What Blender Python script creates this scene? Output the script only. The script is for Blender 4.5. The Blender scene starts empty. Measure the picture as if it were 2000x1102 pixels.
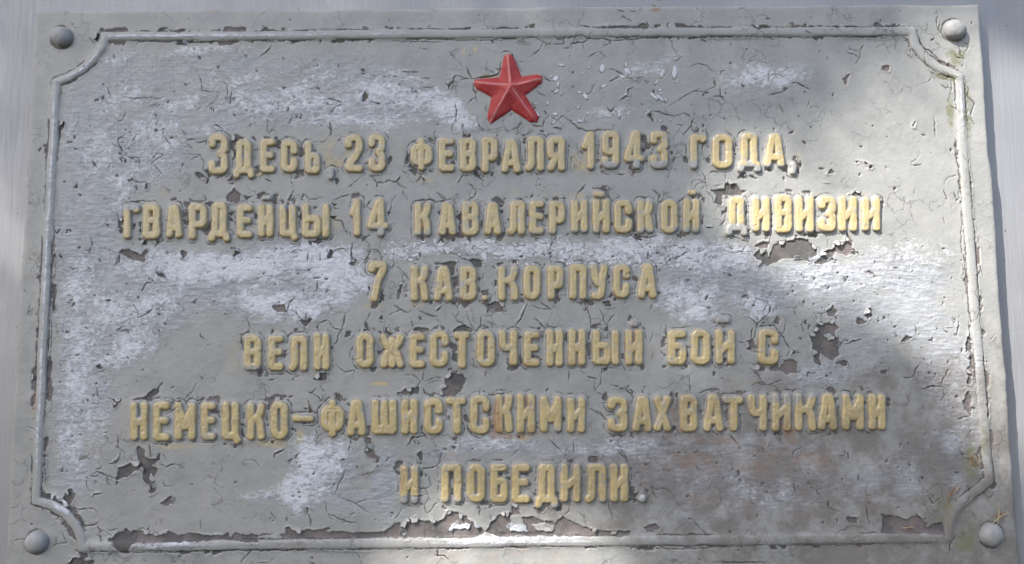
import bpy, math, random, bisect
import numpy as np
from mathutils import Vector, Matrix

# ------------------------------------------------------------------ camera, sky, sun
C = bpy.context.scene.collection
scene = bpy.context.scene
S = 0.00042                       # metres per plaque unit
ZC = 1.45                         # height of the plaque's centre
FPX = 1000.0 / math.tan(math.radians(31.0))
YAW, PIT, ROL = -0.00857259, -0.10992768, -0.01096526

def rot3():
    cy, sy, cx, sx, cr, sr = math.cos(YAW), math.sin(YAW), math.cos(PIT), math.sin(PIT), math.cos(ROL), math.sin(ROL)
    Ry = np.array([[cy, 0, sy], [0, 1, 0], [-sy, 0, cy]])
    Rx = np.array([[1, 0, 0], [0, cx, -sx], [0, sx, cx]])
    Rz = np.array([[cr, -sr, 0], [sr, cr, 0], [0, 0, 1]])
    return Rz @ Rx @ Ry
RC = rot3()
CAM = -RC.T @ np.array([0, 0, FPX])

def P(x, y):
    """photo measurement -> plaque units (u right, v down)"""
    d = RC.T @ np.array([(x - 1000.0) / FPX, (y - 551.0) / FPX, 1.0])
    t = -CAM[2] / d[2]
    return (CAM[0] + t * d[0], CAM[1] + t * d[1])

def W(u, v, h=0.0):
    return (u * S, -h * S, ZC - v * S)

def wv(a):
    return Vector((a[0], a[2], -a[1]))

cam_d = bpy.data.cameras.new("camera")
cam = bpy.data.objects.new("camera", cam_d)
C.objects.link(cam)
right, down, fwd = wv(RC[0]), wv(RC[1]), wv(RC[2])
M = Matrix.Identity(4)
for i in range(3):
    M[i][0], M[i][1], M[i][2] = right[i], -down[i], -fwd[i]
M.translation = Vector(W(CAM[0], CAM[1], -CAM[2]))
cam.matrix_world = M
cam_d.sensor_width = 36.0
cam_d.lens = 36.0 * FPX / 2000.0
cam_d.clip_start = 0.02
cam_d.clip_end = 200.0
scene.camera = cam

SUN_TO = Vector((-1.05, -1.0, 1.45)).normalized()
SUN_EL = math.asin(SUN_TO.z)
world = bpy.data.worlds.new("World")
scene.world = world
world.use_nodes = True
wn = world.node_tree
for n in list(wn.nodes):
    wn.nodes.remove(n)
sky = wn.nodes.new("ShaderNodeTexSky")
sky.sky_type = 'NISHITA'
sky.sun_disc = False
sky.sun_elevation = SUN_EL
sky.sun_rotation = math.atan2(SUN_TO.x, SUN_TO.y)
sky.air_density = 1.0
sky.dust_density = 2.5
bg = wn.nodes.new("ShaderNodeBackground")
bg.inputs["Strength"].default_value = 0.145
wo = wn.nodes.new("ShaderNodeOutputWorld")
wn.links.new(sky.outputs[0], bg.inputs["Color"])
wn.links.new(bg.outputs[0], wo.inputs[0])

sd = bpy.data.lights.new("sun", 'SUN')
sd.energy = 5.0
sd.angle = math.radians(0.53)
sd.color = (1.0, 0.955, 0.89)
sun = bpy.data.objects.new("sun", sd)
C.objects.link(sun)
sun.rotation_euler = SUN_TO.to_track_quat('Z', 'Y').to_euler()
sun.location = (-2, -2, 5)

scene.view_settings.view_transform = 'Standard'
scene.view_settings.look = 'None'
scene.view_settings.exposure = 1.02
scene.view_settings.gamma = 1.0
scene.cycles.max_bounces = 6

# ------------------------------------------------------------------ noise
def lattice(u, v, seed):
    iu = np.floor(u).astype(np.int64); iv = np.floor(v).astype(np.int64)
    fu = u - iu; fv = v - iv
    fu = fu * fu * (3 - 2 * fu); fv = fv * fv * (3 - 2 * fv)
    T = np.random.RandomState(seed).rand(256, 256).astype(np.float32)
    a = T[iu & 255, iv & 255]; b = T[(iu + 1) & 255, iv & 255]
    c = T[iu & 255, (iv + 1) & 255]; d = T[(iu + 1) & 255, (iv + 1) & 255]
    return (a * (1 - fu) + b * fu) * (1 - fv) + (c * (1 - fu) + d * fu) * fv

def fbm(u, v, size, octaves=4, seed=1, gain=0.5):
    out = np.zeros(np.shape(u), np.float32); amp = 1.0; tot = 0.0
    for k in range(octaves):
        out += amp * lattice(u / size + 37.3 * k, v / size + 11.7 * k, seed + k)
        tot += amp; amp *= gain; size *= 0.5
    return out / tot                                # 0..1, mean 0.5

def sstep(a, b, x):
    t = np.clip((x - a) / (b - a), 0, 1)
    return t * t * (3 - 2 * t)

# ------------------------------------------------------------------ photo measurements
# crops are measured at an enlarged scale: column, row -> photo pixels
X0 = [0, 500, 1000, 1500]
Y0 = [0, 270, 545, 820]
SC = [3.936, 3.936, 3.936, 3.908]

def crop(c, r, pts):
    if c == 'S':
        return [P(900 + x / 6.484, 90 + y / 6.484) for x, y in pts]
    return [P(X0[c] + x / SC[r], Y0[r] + y / SC[r]) for x, y in pts]

PL, PR_, PT, PB = -959.5, 959.3, -562.4, 556.0      # plate edges

# ---- letters: (char, x0, x1, y0, y1, extra)
LINES = [
 [('З',409,447,263,342),('Д',456,499,274,350),('Е',509,539,272,339),('С',549,583,274,339),('Ь',596,627,277,341),(',',640,655,328,352),
  ('2',675,710,264,338),('З',720,754,263,337),
  ('Ф',802,846,272,335),('Е',857,888,270,337),('В',898,931,270,337),('Р',941,973,268,339),('А',979,1018,273,339),('Л',1026,1063,267,336),('Я',1068,1104,268,336),
  ('1',1135,1164,255,333),('9',1175,1210,257,331),('4',1218,1258,256,332),('З',1269,1305,257,331),
  ('Г',1347,1380,263,332),('О',1390,1430,263,331),('Д',1439,1486,261,338),('А',1491,1532,262,329),(',',1540,1558,314,342)],
 [('Г',243,276,400,468),('В',281,315,399,468),('А',325,358,400,466),('Р',370,406,399,469),('Д',408,451,396,473),('Е',464,495,400,466),
  ('Й',505,536,400,464,514,532,384,391),('Ц',547,584,400,470),('Ы',591,645,399,465),
  ('1',684,707,387,463),('4',718,760,389,463),
  ('К',810,843,396,462),('А',857,892,396,461),('В',903,936,393,461),('А',946,979,396,460),('Л',992,1026,393,460),('Е',1034,1063,392,459),('Р',1072,1104,393,459),
  ('И',1115,1148,391,456),('Й',1157,1191,390,457,1160,1181,376,385),('С',1199,1235,391,457),('К',1244,1276,391,457),('О',1290,1324,391,457),('Й',1333,1366,389,456,1343,1360,373,382),
  ('Д',1416,1460,386,462),('И',1468,1503,385,454),('В',1512,1546,382,456),('И',1553,1589,384,455),('З',1597,1632,384,454),('И',1637,1673,384,454),('И',1682,1718,386,453)],
 [('7',720,757,511,591),('К',803,838,520,589),('А',848,885,520,589),('В',898,931,520,588),('.',942,952,578,587),
  ('К',973,1013,520,588),('О',1022,1056,519,586),('Р',1069,1101,519,586),('П',1112,1146,517,586),('У',1152,1187,517,586),('С',1197,1230,516,583),('А',1245,1282,516,584)],
 [('В',478,512,655,724),('Е',525,555,655,724),('Л',565,602,656,725),('И',614,645,651,723),
  ('О',697,731,651,719),('Ж',743,790,653,719),('Е',801,831,651,719),('С',840,877,646,717),('Т',887,918,648,720),('О',932,967,645,717),('Ч',974,1011,645,714),('Е',1023,1054,647,716),
  ('Н',1067,1100,644,716),('Н',1110,1144,643,714),('Ы',1157,1209,645,713),('Й',1221,1255,643,713,1231,1246,630,638),
  ('Б',1304,1340,646,713),('О',1349,1387,644,713),('Й',1397,1435,644,712,1400,1424,621,630),('С',1480,1520,642,713)],
 [('Н',257,291,786,860),('Е',301,334,785,861),('М',343,384,786,859),('Е',394,424,786,859),('Ц',435,472,785,865),('К',484,519,787,859),('О',530,564,785,858),('-',573,615,810,825),
  ('Ф',628,673,781,853),('А',679,716,781,851),('Ш',727,776,780,848),('И',785,817,780,848),('С',829,866,778,848),('Т',872,911,776,848),('С',919,957,772,848),
  ('К',968,1002,770,845),('И',1010,1045,770,846),('М',1055,1097,774,844),('И',1108,1143,776,845),
  ('З',1187,1226,774,843),('А',1235,1273,773,843),('Х',1275,1311,773,843),('В',1328,1362,772,843),('А',1373,1412,771,843),('Т',1411,1451,774,842),('Ч',1460,1497,771,842),
  ('И',1507,1544,768,842),('К',1552,1593,768,842),('А',1596,1634,769,840),('М',1644,1686,769,840),('И',1695,1728,770,840)],
 [('И',783,818,910,983),('П',863,902,906,981),('О',913,948,906,980),('Б',958,992,906,981),('Е',1000,1035,906,981),('Д',1045,1091,906,992),('И',1095,1134,906,980),
  ('Л',1143,1184,906,981),('И',1192,1227,906,980),('.',1247,1261,967,980)],
]
G = {
 'З': [[(0.0,.2),(0.02,.06),(.2,0),(.75,0),(1,.08),(1,.38),(.62,.48),(.95,.56),(1,.66),(1,.92),(.85,1),(.15,1),(0,.93),(0,.8)]],
 'Д': [[(.22,.84),(.22,0),(.78,0),(.78,.84)],[(0,1),(.06,.86),(.94,.86),(1,1)]],
 'Е': [[(1,0),(0,0),(0,1),(1,1)],[(0,.47),(.88,.47)]],
 'С': [[(1,.3),(1,.1),(.8,0),(.2,0),(0,.1),(0,.9),(.2,1),(.8,1),(1,.9),(1,.7)]],
 'Ь': [[(0,0),(0,1),(.9,1),(1,.93),(1,.5),(.85,.43),(0,.43)]],
 '2': [[(0,.22),(0,.08),(.2,0),(.8,0),(1,.08),(1,.38),(.25,.8),(.05,.95),(.05,1),(1,1)]],
 'Ф': [[(.15,.2),(.85,.2),(1,.3),(1,.68),(.85,.8),(.15,.8),(0,.68),(0,.3),(.15,.2)],[(.5,0),(.5,1)]],
 'В': [[(0,0),(.85,0),(1,.08),(1,.38),(.9,.47),(0,.47)],[(.9,.47),(1,.56),(1,.92),(.85,1),(0,1),(0,0)]],
 'Р': [[(0,1),(0,0),(.85,0),(1,.08),(1,.5),(.85,.6),(0,.6)]],
 'А': [[(0,1),(.33,.05),(.4,0),(.65,0),(.72,.05),(1,1)],[(.15,.76),(.88,.76)]],
 'Л': [[(0,1),(.16,.93),(.2,.8),(.2,0),(1,0),(1,1)]],
 'Я': [[(1,1),(1,0),(.15,0),(0,.08),(0,.5),(.15,.58),(1,.58)],[(.5,.58),(0.05,1)]],
 '1': [[(.8,1),(.8,0),(.6,.12),(0,.38)]],
 '9': [[(1,.55),(.15,.58),(0,.5),(0,.08),(.15,0),(.85,0),(1,.08),(1,.92),(.85,1),(.15,1),(0,.92),(0,.84)]],
 '4': [[(.72,1),(.72,0),(.55,0),(0,.7),(0,.78),(1,.78)]],
 'Г': [[(0,1),(0,0),(1,0),(1,.05)]],
 'О': [[(.25,0),(.75,0),(1,.1),(1,.9),(.75,1),(.25,1),(0,.9),(0,.1),(.25,0)]],
 'И': [[(0,0),(0,1)],[(1,0),(1,1)],[(0,.68),(1,.32)],[(0,.58),(1,.42)]],
 'Ц': [[(0,0),(0,.9),(.82,.9),(.82,0)],[(.82,.9),(1,1.02)]],
 'Ы': [[(0,0),(0,1),(.5,1),(.58,.93),(.58,.5),(.5,.43),(0,.43)],[(1,0),(1,1)]],
 'К': [[(0,0),(0,1)],[(1,0),(.85,.28),(.6,.4),(0,.42)],[(.6,.4),(.9,.58),(1,1)]],
 'П': [[(0,1),(0,0),(1,0),(1,1)]],
 'У': [[(0,0),(.15,.4),(.45,.58),(.72,.5)],[(1,0),(.8,.45),(.76,.85),(.6,1),(.15,1)]],
 'Т': [[(0,0),(1,0)],[(.56,0),(.56,1)]],
 'Ж': [[(.5,.1),(.5,1)],[(0,0),(.15,.25),(.4,.42),(.6,.42),(.85,.25),(1,0)],[(.02,1),(.2,.6),(.45,.45),(.55,.45),(.82,.6),(1,1)]],
 'Ч': [[(0,0),(.02,.35),(.2,.5),(.95,.5)],[(1,0),(1,1)]],
 'Н': [[(0,0),(0,1)],[(1,0),(1,1)],[(0,.48),(1,.48)],[(0,.54),(1,.54)]],
 'Б': [[(.95,0),(0,0),(0,1),(.85,1),(1,.92),(1,.52),(.85,.44),(0,.44)]],
 'М': [[(0,1),(0,0)],[(0,.08),(.5,.62),(1,.08)],[(0,.3),(.5,.7),(1,.3)],[(1,0),(1,1)]],
 'Ш': [[(0,0),(0,1),(1,1),(1,0)],[(.5,0),(.5,1)],[(0,.93),(1,.93)]],
 'Х': [[(.05,0),(.95,1)],[(.95,0),(.05,1)]],
 '7': [[(0,.12),(.05,0),(1,0),(1,.12),(.5,.5),(.2,1)]],
 '-': [[(0,.5),(1,.5)]],
 ',': [[(.5,.2),(.75,.5),(.35,1)]],
 '.': [[(.5,.4),(.5,.6)]],
}
G['Й'] = G['И']; G['3'] = G['З']

def chaikin(pts):
    out = [pts[0]]
    for a, b in zip(pts[:-1], pts[1:]):
        L = math.hypot(b[0] - a[0], b[1] - a[1])
        k = min(.25, 3.0 / max(L, 1e-3))
        out.append((a[0] + (b[0] - a[0]) * k, a[1] + (b[1] - a[1]) * k))
        out.append((b[0] + (a[0] - b[0]) * k, b[1] + (a[1] - b[1]) * k))
    out.append(pts[-1])
    return out

RAD = 7.3
glyphs = []          # (char, line, index, segments, radius, bbox)
for li, line in enumerate(LINES):
    for k, g in enumerate(line):
        ch, x0, x1, y0, y1 = g[:5]
        r = RAD
        if ch == '.': r = 6.4
        if ch == ',': r = 5.6
        if ch == '-': r = 6.4
        segs = []
        ix0, ix1, iy0, iy1 = x0 + r, x1 - r, y0 + r, y1 - r
        if ix1 < ix0: ix0 = ix1 = (x0 + x1) / 2
        if iy1 < iy0: iy0 = iy1 = (y0 + y1) / 2
        for poly in G[ch]:
            q = [P(ix0 + a * (ix1 - ix0), iy0 + b * (iy1 - iy0)) for a, b in poly]
            q = chaikin(q)
            segs += [(a, b, r) for a, b in zip(q[:-1], q[1:])]
        if len(g) > 5:
            bx0, bx1, by0, by1 = g[5:]
            rr = (by1 - by0) / 2 + .8
            segs.append((P(bx0 + rr, (by0 + by1) / 2), P(bx1 - rr, (by0 + by1) / 2), rr + .5))
        us = [c for s in segs for c in (s[0][0], s[1][0])]; vs = [c for s in segs for c in (s[0][1], s[1][1])]
        glyphs.append((ch, li, k, segs, r, (min(us) - 12, max(us) + 12, min(vs) - 12, max(vs) + 12)))

def seg_dist(U, V, a, b):
    dx, dy = b[0] - a[0], b[1] - a[1]
    L2 = dx * dx + dy * dy + 1e-9
    t = np.clip(((U - a[0]) * dx + (V - a[1]) * dy) / L2, 0, 1)
    return np.hypot(U - a[0] - t * dx, V - a[1] - t * dy), t

def bar_dist(U, V, a, b, p=3.4):
    """like seg_dist, but with squarish ends and corners"""
    dx, dy = b[0] - a[0], b[1] - a[1]
    L = math.hypot(dx, dy)
    if L < 1e-6: dx, dy, L = 1.0, 0.0, 1e-6; ux, uy = 1.0, 0.0
    else: ux, uy = dx / L, dy / L
    al = (U - a[0]) * ux + (V - a[1]) * uy
    pe = np.abs(-(U - a[0]) * uy + (V - a[1]) * ux)
    ex = np.maximum(np.maximum(-al, al - L), 0)
    if L < 8: p = 2.2
    return (ex ** p + pe ** p) ** (1 / p)

def glyph_dist(U, V, segs):
    """distance outside the stroke edge (negative inside), wobbling a little like hand-cut castings"""
    Uw = U + 1.9 * (fbm(U, V, 18, 3, 71) - .5); Vw = V + 1.9 * (fbm(U, V, 18, 3, 72) - .5)
    D = np.full(U.shape, 99.0)
    for a, b, r in segs:
        D = np.minimum(D, bar_dist(Uw, Vw, a, b) - r)
    return D

# ------------------------------------------------------------------ global fields
g = 1.5
ua = np.arange(PL - 4 * g, PR_ + 4 * g, g); va = np.arange(PT - 4 * g, PB + 4 * g, g)
U, V = np.meshgrid(ua, va)          # [row v, col u]
NV, NU = U.shape

def win(u0, u1, v0, v1):
    i0 = max(0, int((u0 - ua[0]) / g)); i1 = min(NU, int((u1 - ua[0]) / g) + 2)
    j0 = max(0, int((v0 - va[0]) / g)); j1 = min(NV, int((v1 - va[0]) / g) + 2)
    return slice(j0, j1), slice(i0, i1)

Dl = np.full(U.shape, 60.0)
for ch, li, k, segs, r, bb in glyphs:
    w = win(bb[0] - 18, bb[1] + 18, bb[2] - 18, bb[3] + 18)
    if Dl[w].size:
        Dl[w] = np.minimum(Dl[w], glyph_dist(U[w], V[w], segs))

def poly_sd(U, V, pts):
    inside = np.zeros(U.shape, bool); d = np.full(U.shape, 1e9)
    n = len(pts)
    for i in range(n):
        a, b = pts[i], pts[(i + 1) % n]
        d = np.minimum(d, seg_dist(U, V, a, b)[0])
        if a[1] != b[1]:
            c = ((a[1] > V) != (b[1] > V)) & (U < (b[0] - a[0]) * (V - a[1]) / (b[1] - a[1]) + a[0])
            inside ^= c
    return np.where(inside, d, -d)      # positive inside

# --- moulding path and star
MP = [(205,72),(500,71),(700,68),(1000,66),(1400,63),(1781,62),(1788,90),(1805,112),(1830,131),(1856,142),(1873,150),(1880,280),(1899,545),(1922,830),(1932,938),
      (1912,955),(1888,974),(1866,996),(1856,1018),(1850,1050),(1500,1054),(1200,1057),(1000,1059),(700,1062),(500,1064),(163,1069),(160,1050),(149,1026),(128,1002),(100,986),(71,978),
      (77,830),(90,545),(104,280),(110,162),(133,153),(160,138),(183,117),(199,94)]
MPu = [P(*p) for p in MP]
MR = 8.2
def moulding_dist(U, V):
    Uw = U + 3.0 * (fbm(U, V, 40, 3, 61) - .5); Vw = V + 3.0 * (fbm(U, V, 40, 3, 62) - .5)
    D = np.full(U.shape, 99.0)
    n = len(MPu)
    for i in range(n):
        a, b = MPu[i], MPu[(i + 1) % n]
        lo = (min(a[0], b[0]) - 24, max(a[0], b[0]) + 24, min(a[1], b[1]) - 24, max(a[1], b[1]) + 24)
        m = (U > lo[0]) & (U < lo[1]) & (V > lo[2]) & (V < lo[3])
        if m.any():
            D[m] = np.minimum(D[m], seg_dist(Uw[m], Vw[m], a, b)[0] - MR)
    return D
Dm = moulding_dist(U, V)

STAR = [P(900 + x / 6.484, 90 + y / 6.484) for x, y in
        [(600,92),(660,128),(775,388),(960,358),(1035,380),(1042,415),(1025,475),(822,625),(990,900),(965,972),(880,972),(640,815),(372,1003),(330,900),(388,650),(195,550),(160,470),(175,425),(490,392),(545,128)]]
def star_sd(U, V):
    return poly_sd(U, V, STAR)
RIVETS = [P(122,73), P(1863,60), P(73,1059), P(1935,1045)]
RIV_R = [21, 22.5, 21, 22]

# --- peeled patches
PEEL = [
 (0,3,[(905,370),(960,360),(1010,320),(1060,330),(1040,220),(1060,200),(1095,230),(1110,290),(1190,305),(1225,250),(1215,310),(1160,350),(1200,370),(1165,440),(1200,490),(1195,550),(1150,575),(1135,500),(1095,450),(1085,380),(1040,390),(975,440),(890,455)]),
 (0,3,[(475,605),(510,550),(550,530),(575,570),(545,640),(510,650)]),(0,3,[(1230,640),(1290,590),(1350,600),(1330,640),(1270,655)]),
 (0,3,[(840,915),(900,860),(965,840),(1000,855),(1130,850),(1135,870),(1180,885),(1270,880),(1290,850),(1360,880),(1460,870),(1530,880),(1700,885),(1740,870),(1760,900),(1800,860),(1840,880),(1970,890),(1970,940),(1830,930),(1700,920),(1500,930),(1380,935),(1150,940),(1050,935),(1000,960),(985,1020),(920,1010),(875,980)]),
 (0,3,[(520,1120),(540,1050),(620,1060),(600,1010),(660,1010),(680,1050),(720,1080),(720,1120)]),
 (0,3,[(350,570),(420,600),(500,650),(560,690),(640,770),(660,830),(625,800),(550,710),(470,640),(370,590)]),
 (1,3,[(190,880),(230,870),(235,830),(300,850),(390,840),(420,850),(560,820),(590,850),(700,860),(900,860),(970,860),(1060,790),(1110,790),(1150,750),(1230,750),(1290,780),(1350,760),(1385,790),(1430,760),(1470,700),(1530,700),(1600,740),(1700,820),(1760,850),(1820,760),(1880,720),(1970,720),(1970,890),(1850,890),(1750,860),(1700,880),(1660,905),(1000,900),(700,905),(200,910)]),
 (2,3,[(-5,690),(40,640),(45,690),(80,740),(130,740),(330,790),(390,740),(480,800),(600,840),(720,850),(900,860),(900,890),(600,890),(300,890),(-5,890)]),
 (1,3,[(830,140),(880,150),(890,240),(940,290),(930,320),(860,290),(835,260),(850,190)]),(1,3,[(1225,260),(1270,230),(1275,320),(1250,310)]),(1,3,[(1480,200),(1540,205),(1520,230)]),
 (3,3,[(870,860),(880,750),(860,720),(960,740),(1060,760),(1160,735),(1190,790),(1250,800),(1330,780),(1350,880),(1100,870),(900,870)]),(3,3,[(600,740),(680,740),(680,800),(620,790)]),
 (2,3,[(1000,825),(1100,790),(1130,830),(1100,850)]),
 (1,2,[(1440,830),(1480,750),(1500,725),(1590,730),(1615,790),(1580,860),(1530,910),(1400,905),(1445,890),(1440,850)]),
 (1,2,[(1090,880),(1150,850),(1250,840),(1255,890),(1130,890)]),(1,2,[(1520,400),(1545,370),(1610,360),(1660,400),(1600,410),(1530,405)]),
 (1,2,[(425,780),(490,725),(550,720),(545,770),(510,780),(430,778)]),(1,2,[(840,330),(860,370),(900,380),(880,400),(820,400),(850,385)]),
 (1,2,[(690,410),(740,400),(730,450),(690,440)]),(1,2,[(1780,260),(1790,200),(1840,170),(1900,190),(1920,245),(1850,260)]),
 (1,2,[(1740,100),(1790,110),(1785,150),(1750,130)]),(1,2,[(1200,390),(1260,370),(1320,390),(1340,410),(1220,405)]),
 (1,2,[(130,210),(220,190),(240,260),(160,250)]),(1,2,[(345,310),(390,330),(420,310),(400,370),(365,360)]),(1,2,[(930,550),(960,560),(950,600)]),
 (1,2,[(1080,160),(1110,50),(1140,10),(1130,60),(1100,150)]),(1,2,[(945,310),(965,280),(980,310)]),
 (0,2,[(1030,930),(1100,910),(1180,860),(1240,810),(1220,870),(1170,920),(1190,940),(1100,930)]),(0,2,[(870,930),(930,930),(920,945),(880,990)]),(0,2,[(745,665),(770,655),(785,690),(755,695)]),(0,2,[(1515,885),(1530,930),(1570,920),(1520,950)]),
 (0,2,[(402,40),(430,40),(420,230),(404,250)]),(0,2,[(365,870),(380,790),(410,840),(385,930),(362,930)]),
 (2,2,[(690,175),(740,170),(770,210),(720,215)]),(2,2,[(1795,490),(1850,460),(1880,530),(1850,550),(1810,540)]),
 (3,2,[(320,440),(380,370),(400,335),(460,350),(500,305),(520,350),(555,380),(520,400),(545,500),(550,590),(500,630),(440,600),(400,560),(390,600),(410,670),(360,640),(345,560),(350,500)]),
 (3,2,[(450,250),(500,215),(535,240),(510,290),(470,290)]),(3,2,[(80,700),(130,630),(200,610),(220,640),(250,720),(150,730)]),(3,2,[(680,300),(700,300),(760,330),(700,350)]),
 (3,2,[(750,290),(760,240),(790,220),(800,280),(770,310)]),(3,2,[(530,650),(580,620),(630,650),(590,680)]),(3,2,[(860,710),(920,700),(910,745),(870,735)]),(3,2,[(1030,480),(1060,445),(1110,450),(1060,480)]),
 (3,2,[(180,590),(190,560),(215,545),(210,580)]),(3,2,[(50,340),(70,290),(90,310),(80,350)]),
 (3,2,[(1520,490),(1550,400),(1560,520),(1575,700),(1550,810),(1525,810),(1540,760),(1530,690),(1560,650),(1520,560)]),(3,2,[(1500,940),(1540,860),(1565,900),(1560,1060),(1510,1000)]),
 (3,2,[(1650,600),(1680,720),(1690,740),(1660,720)]),(3,2,[(1670,850),(1700,880),(1690,1100),(1680,1000)]),
 (2,1,[(1530,400),(1640,390),(1640,350),(1680,335),(1740,370),(1770,400),(1810,405),(1760,440),(1620,440),(1610,520),(1560,500),(1580,440)]),
 (3,1,[(-30,970),(50,820),(130,800),(180,790),(240,770),(300,790),(380,840),(380,890),(320,950),(240,930),(100,930),(30,970)]),
 (3,1,[(370,960),(430,880),(500,860),(530,810),(600,800),(610,740),(660,790),(650,850),(720,880),(640,890),(580,900),(520,870),(490,940),(420,970)]),
 (2,1,[(1870,830),(1930,790),(1975,800),(1968,850),(1890,840)]),(2,1,[(1860,900),(1900,860),(1975,870),(1975,980),(1900,970)]),
 (3,1,[(625,440),(680,405),(715,425),(690,450)]),(3,1,[(640,175),(705,180),(690,195)]),(3,1,[(735,180),(800,220),(770,240),(780,210)]),(3,1,[(470,270),(490,245),(510,260)]),(3,1,[(960,375),(985,385),(970,400)]),
 (1,1,[(1380,960),(1480,955),(1540,960),(1520,1060),(1500,1060),(1470,980),(1390,975)]),(1,1,[(1600,930),(1740,940),(1740,990),(1700,990)]),(1,1,[(400,790),(490,770),(520,780),(470,830),(420,820)]),
 (1,1,[(1850,965),(1900,960),(1870,980)]),(1,1,[(245,480),(290,400),(270,470),(260,495)]),(1,1,[(1560,700),(1570,580),(1580,600),(1575,740)]),(1,1,[(550,930),(580,860),(600,880),(580,920)]),(1,1,[(715,960),(770,950),(760,1000)]),
 (0,1,[(1740,440),(1800,390),(1850,430),(1850,480),(1820,500),(1760,480)]),(0,1,[(1860,440),(1950,450),(1900,475)]),(0,1,[(920,880),(980,850),(1080,890),(1130,860),(1150,930),(1100,960),(1040,930),(1000,930)]),
 (0,1,[(1500,250),(1560,280),(1610,320),(1600,350),(1540,310),(1500,290)]),(0,1,[(1750,330),(1790,270),(1800,320),(1770,330)]),(0,1,[(1770,840),(1830,850),(1840,880),(1800,920)]),(0,1,[(1200,1030),(1260,1050),(1270,1070),(1210,1060)]),
 (0,1,[(1120,350),(1140,350),(1125,395)]),(0,1,[(1060,640),(1100,640),(1080,720)]),(0,1,[(1400,860),(1440,880),(1420,930),(1390,920)]),
 (2,0,[(510,200),(600,205),(700,210),(820,200),(960,200),(1020,185),(1060,225),(960,225),(820,225),(680,232),(600,215)]),(2,0,[(1855,198),(1975,200),(1975,220),(1860,218)]),(2,0,[(1040,890),(1070,860),(1085,930)]),
 (3,0,[(850,205),(930,195),(1060,205),(1080,190),(1060,215),(850,215)]),(3,0,[(490,205),(740,205),(740,215),(500,215)]),(3,0,[(260,205),(350,205),(340,216)]),(3,0,[(870,540),(890,500),(940,510),(930,545)]),(3,0,[(570,610),(635,565),(600,650)]),
 (3,0,[(1100,970),(1130,935),(1125,980)]),(1,0,[(1480,220),(1650,215),(1600,235),(1500,235)]),(1,0,[(820,780),(840,700),(860,750),(840,780)]),(0,0,[(1310,240),(1420,235),(1380,252)]),(1,0,[(810,540),(835,520),(830,560)]),
 (1,0,[(1480,690),(1480,640),(1530,620),(1500,640)]),
]
ISLAND = [(1,3,[(1480,800),(1530,785),(1630,800),(1650,850),(1560,830),(1500,840)]),(2,3,[(-10,730),(60,725),(100,780),(120,860),(30,850),(-10,850)]),(2,3,[(150,800),(230,790),(320,810),(310,860),(200,850)]),(1,3,[(1110,860),(1150,870),(1130,890)]),(3,2,[(445,435),(480,420),(500,450),(470,475)])]

jit1 = (fbm(U, V, 9, 3, 21) - .5); jit2 = (fbm(U, V, 3.4, 2, 25) - .5)
peel = np.full(U.shape, -40.0)
for c, r, pts in PEEL:
    q = crop(c, r, pts)
    us = [a[0] for a in q]; vs = [a[1] for a in q]
    w = win(min(us) - 14, max(us) + 14, min(vs) - 14, max(vs) + 14)
    peel[w] = np.maximum(peel[w], poly_sd(U[w], V[w], q))
for c, r, pts in ISLAND:
    q = crop(c, r, pts)
    us = [a[0] for a in q]; vs = [a[1] for a in q]
    w = win(min(us) - 14, max(us) + 14, min(vs) - 14, max(vs) + 14)
    peel[w] = np.minimum(peel[w], -poly_sd(U[w], V[w], q))
jag = np.abs(fbm(U, V, 17, 2, 28) - .5) + .6 * np.abs(fbm(U * .9 + V * .4, V * .9 - U * .4, 8, 2, 29) - .5)
peel = peel + 3.0 * jit1 + 1.8 * jit2 + 9.0 * (jag - .19)
peel_big = peel.copy()
# scattered pinholes and chips
rs = np.random.RandomState(5)
for k in range(620):
    u0, v0 = rs.uniform(PL + 20, PR_ - 20), rs.uniform(PT + 15, PB - 10)
    if u0 < 350 and rs.rand() < .45: continue
    rr = .5 + rs.exponential(.75)
    if rr > 2.4: continue
    w = win(u0 - 12, u0 + 12, v0 - 12, v0 + 12)
    an = rs.uniform(0, math.pi); st = rs.uniform(1, 3)
    du, dv = U[w] - u0, V[w] - v0
    a = du * math.cos(an) + dv * math.sin(an); b = -du * math.sin(an) + dv * math.cos(an)
    peel[w] = np.maximum(peel[w], rr - np.hypot(a / st, b) + 1.2 * jit2[w])

PITN = fbm(U, V, 11, 4, 171, .6)
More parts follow.
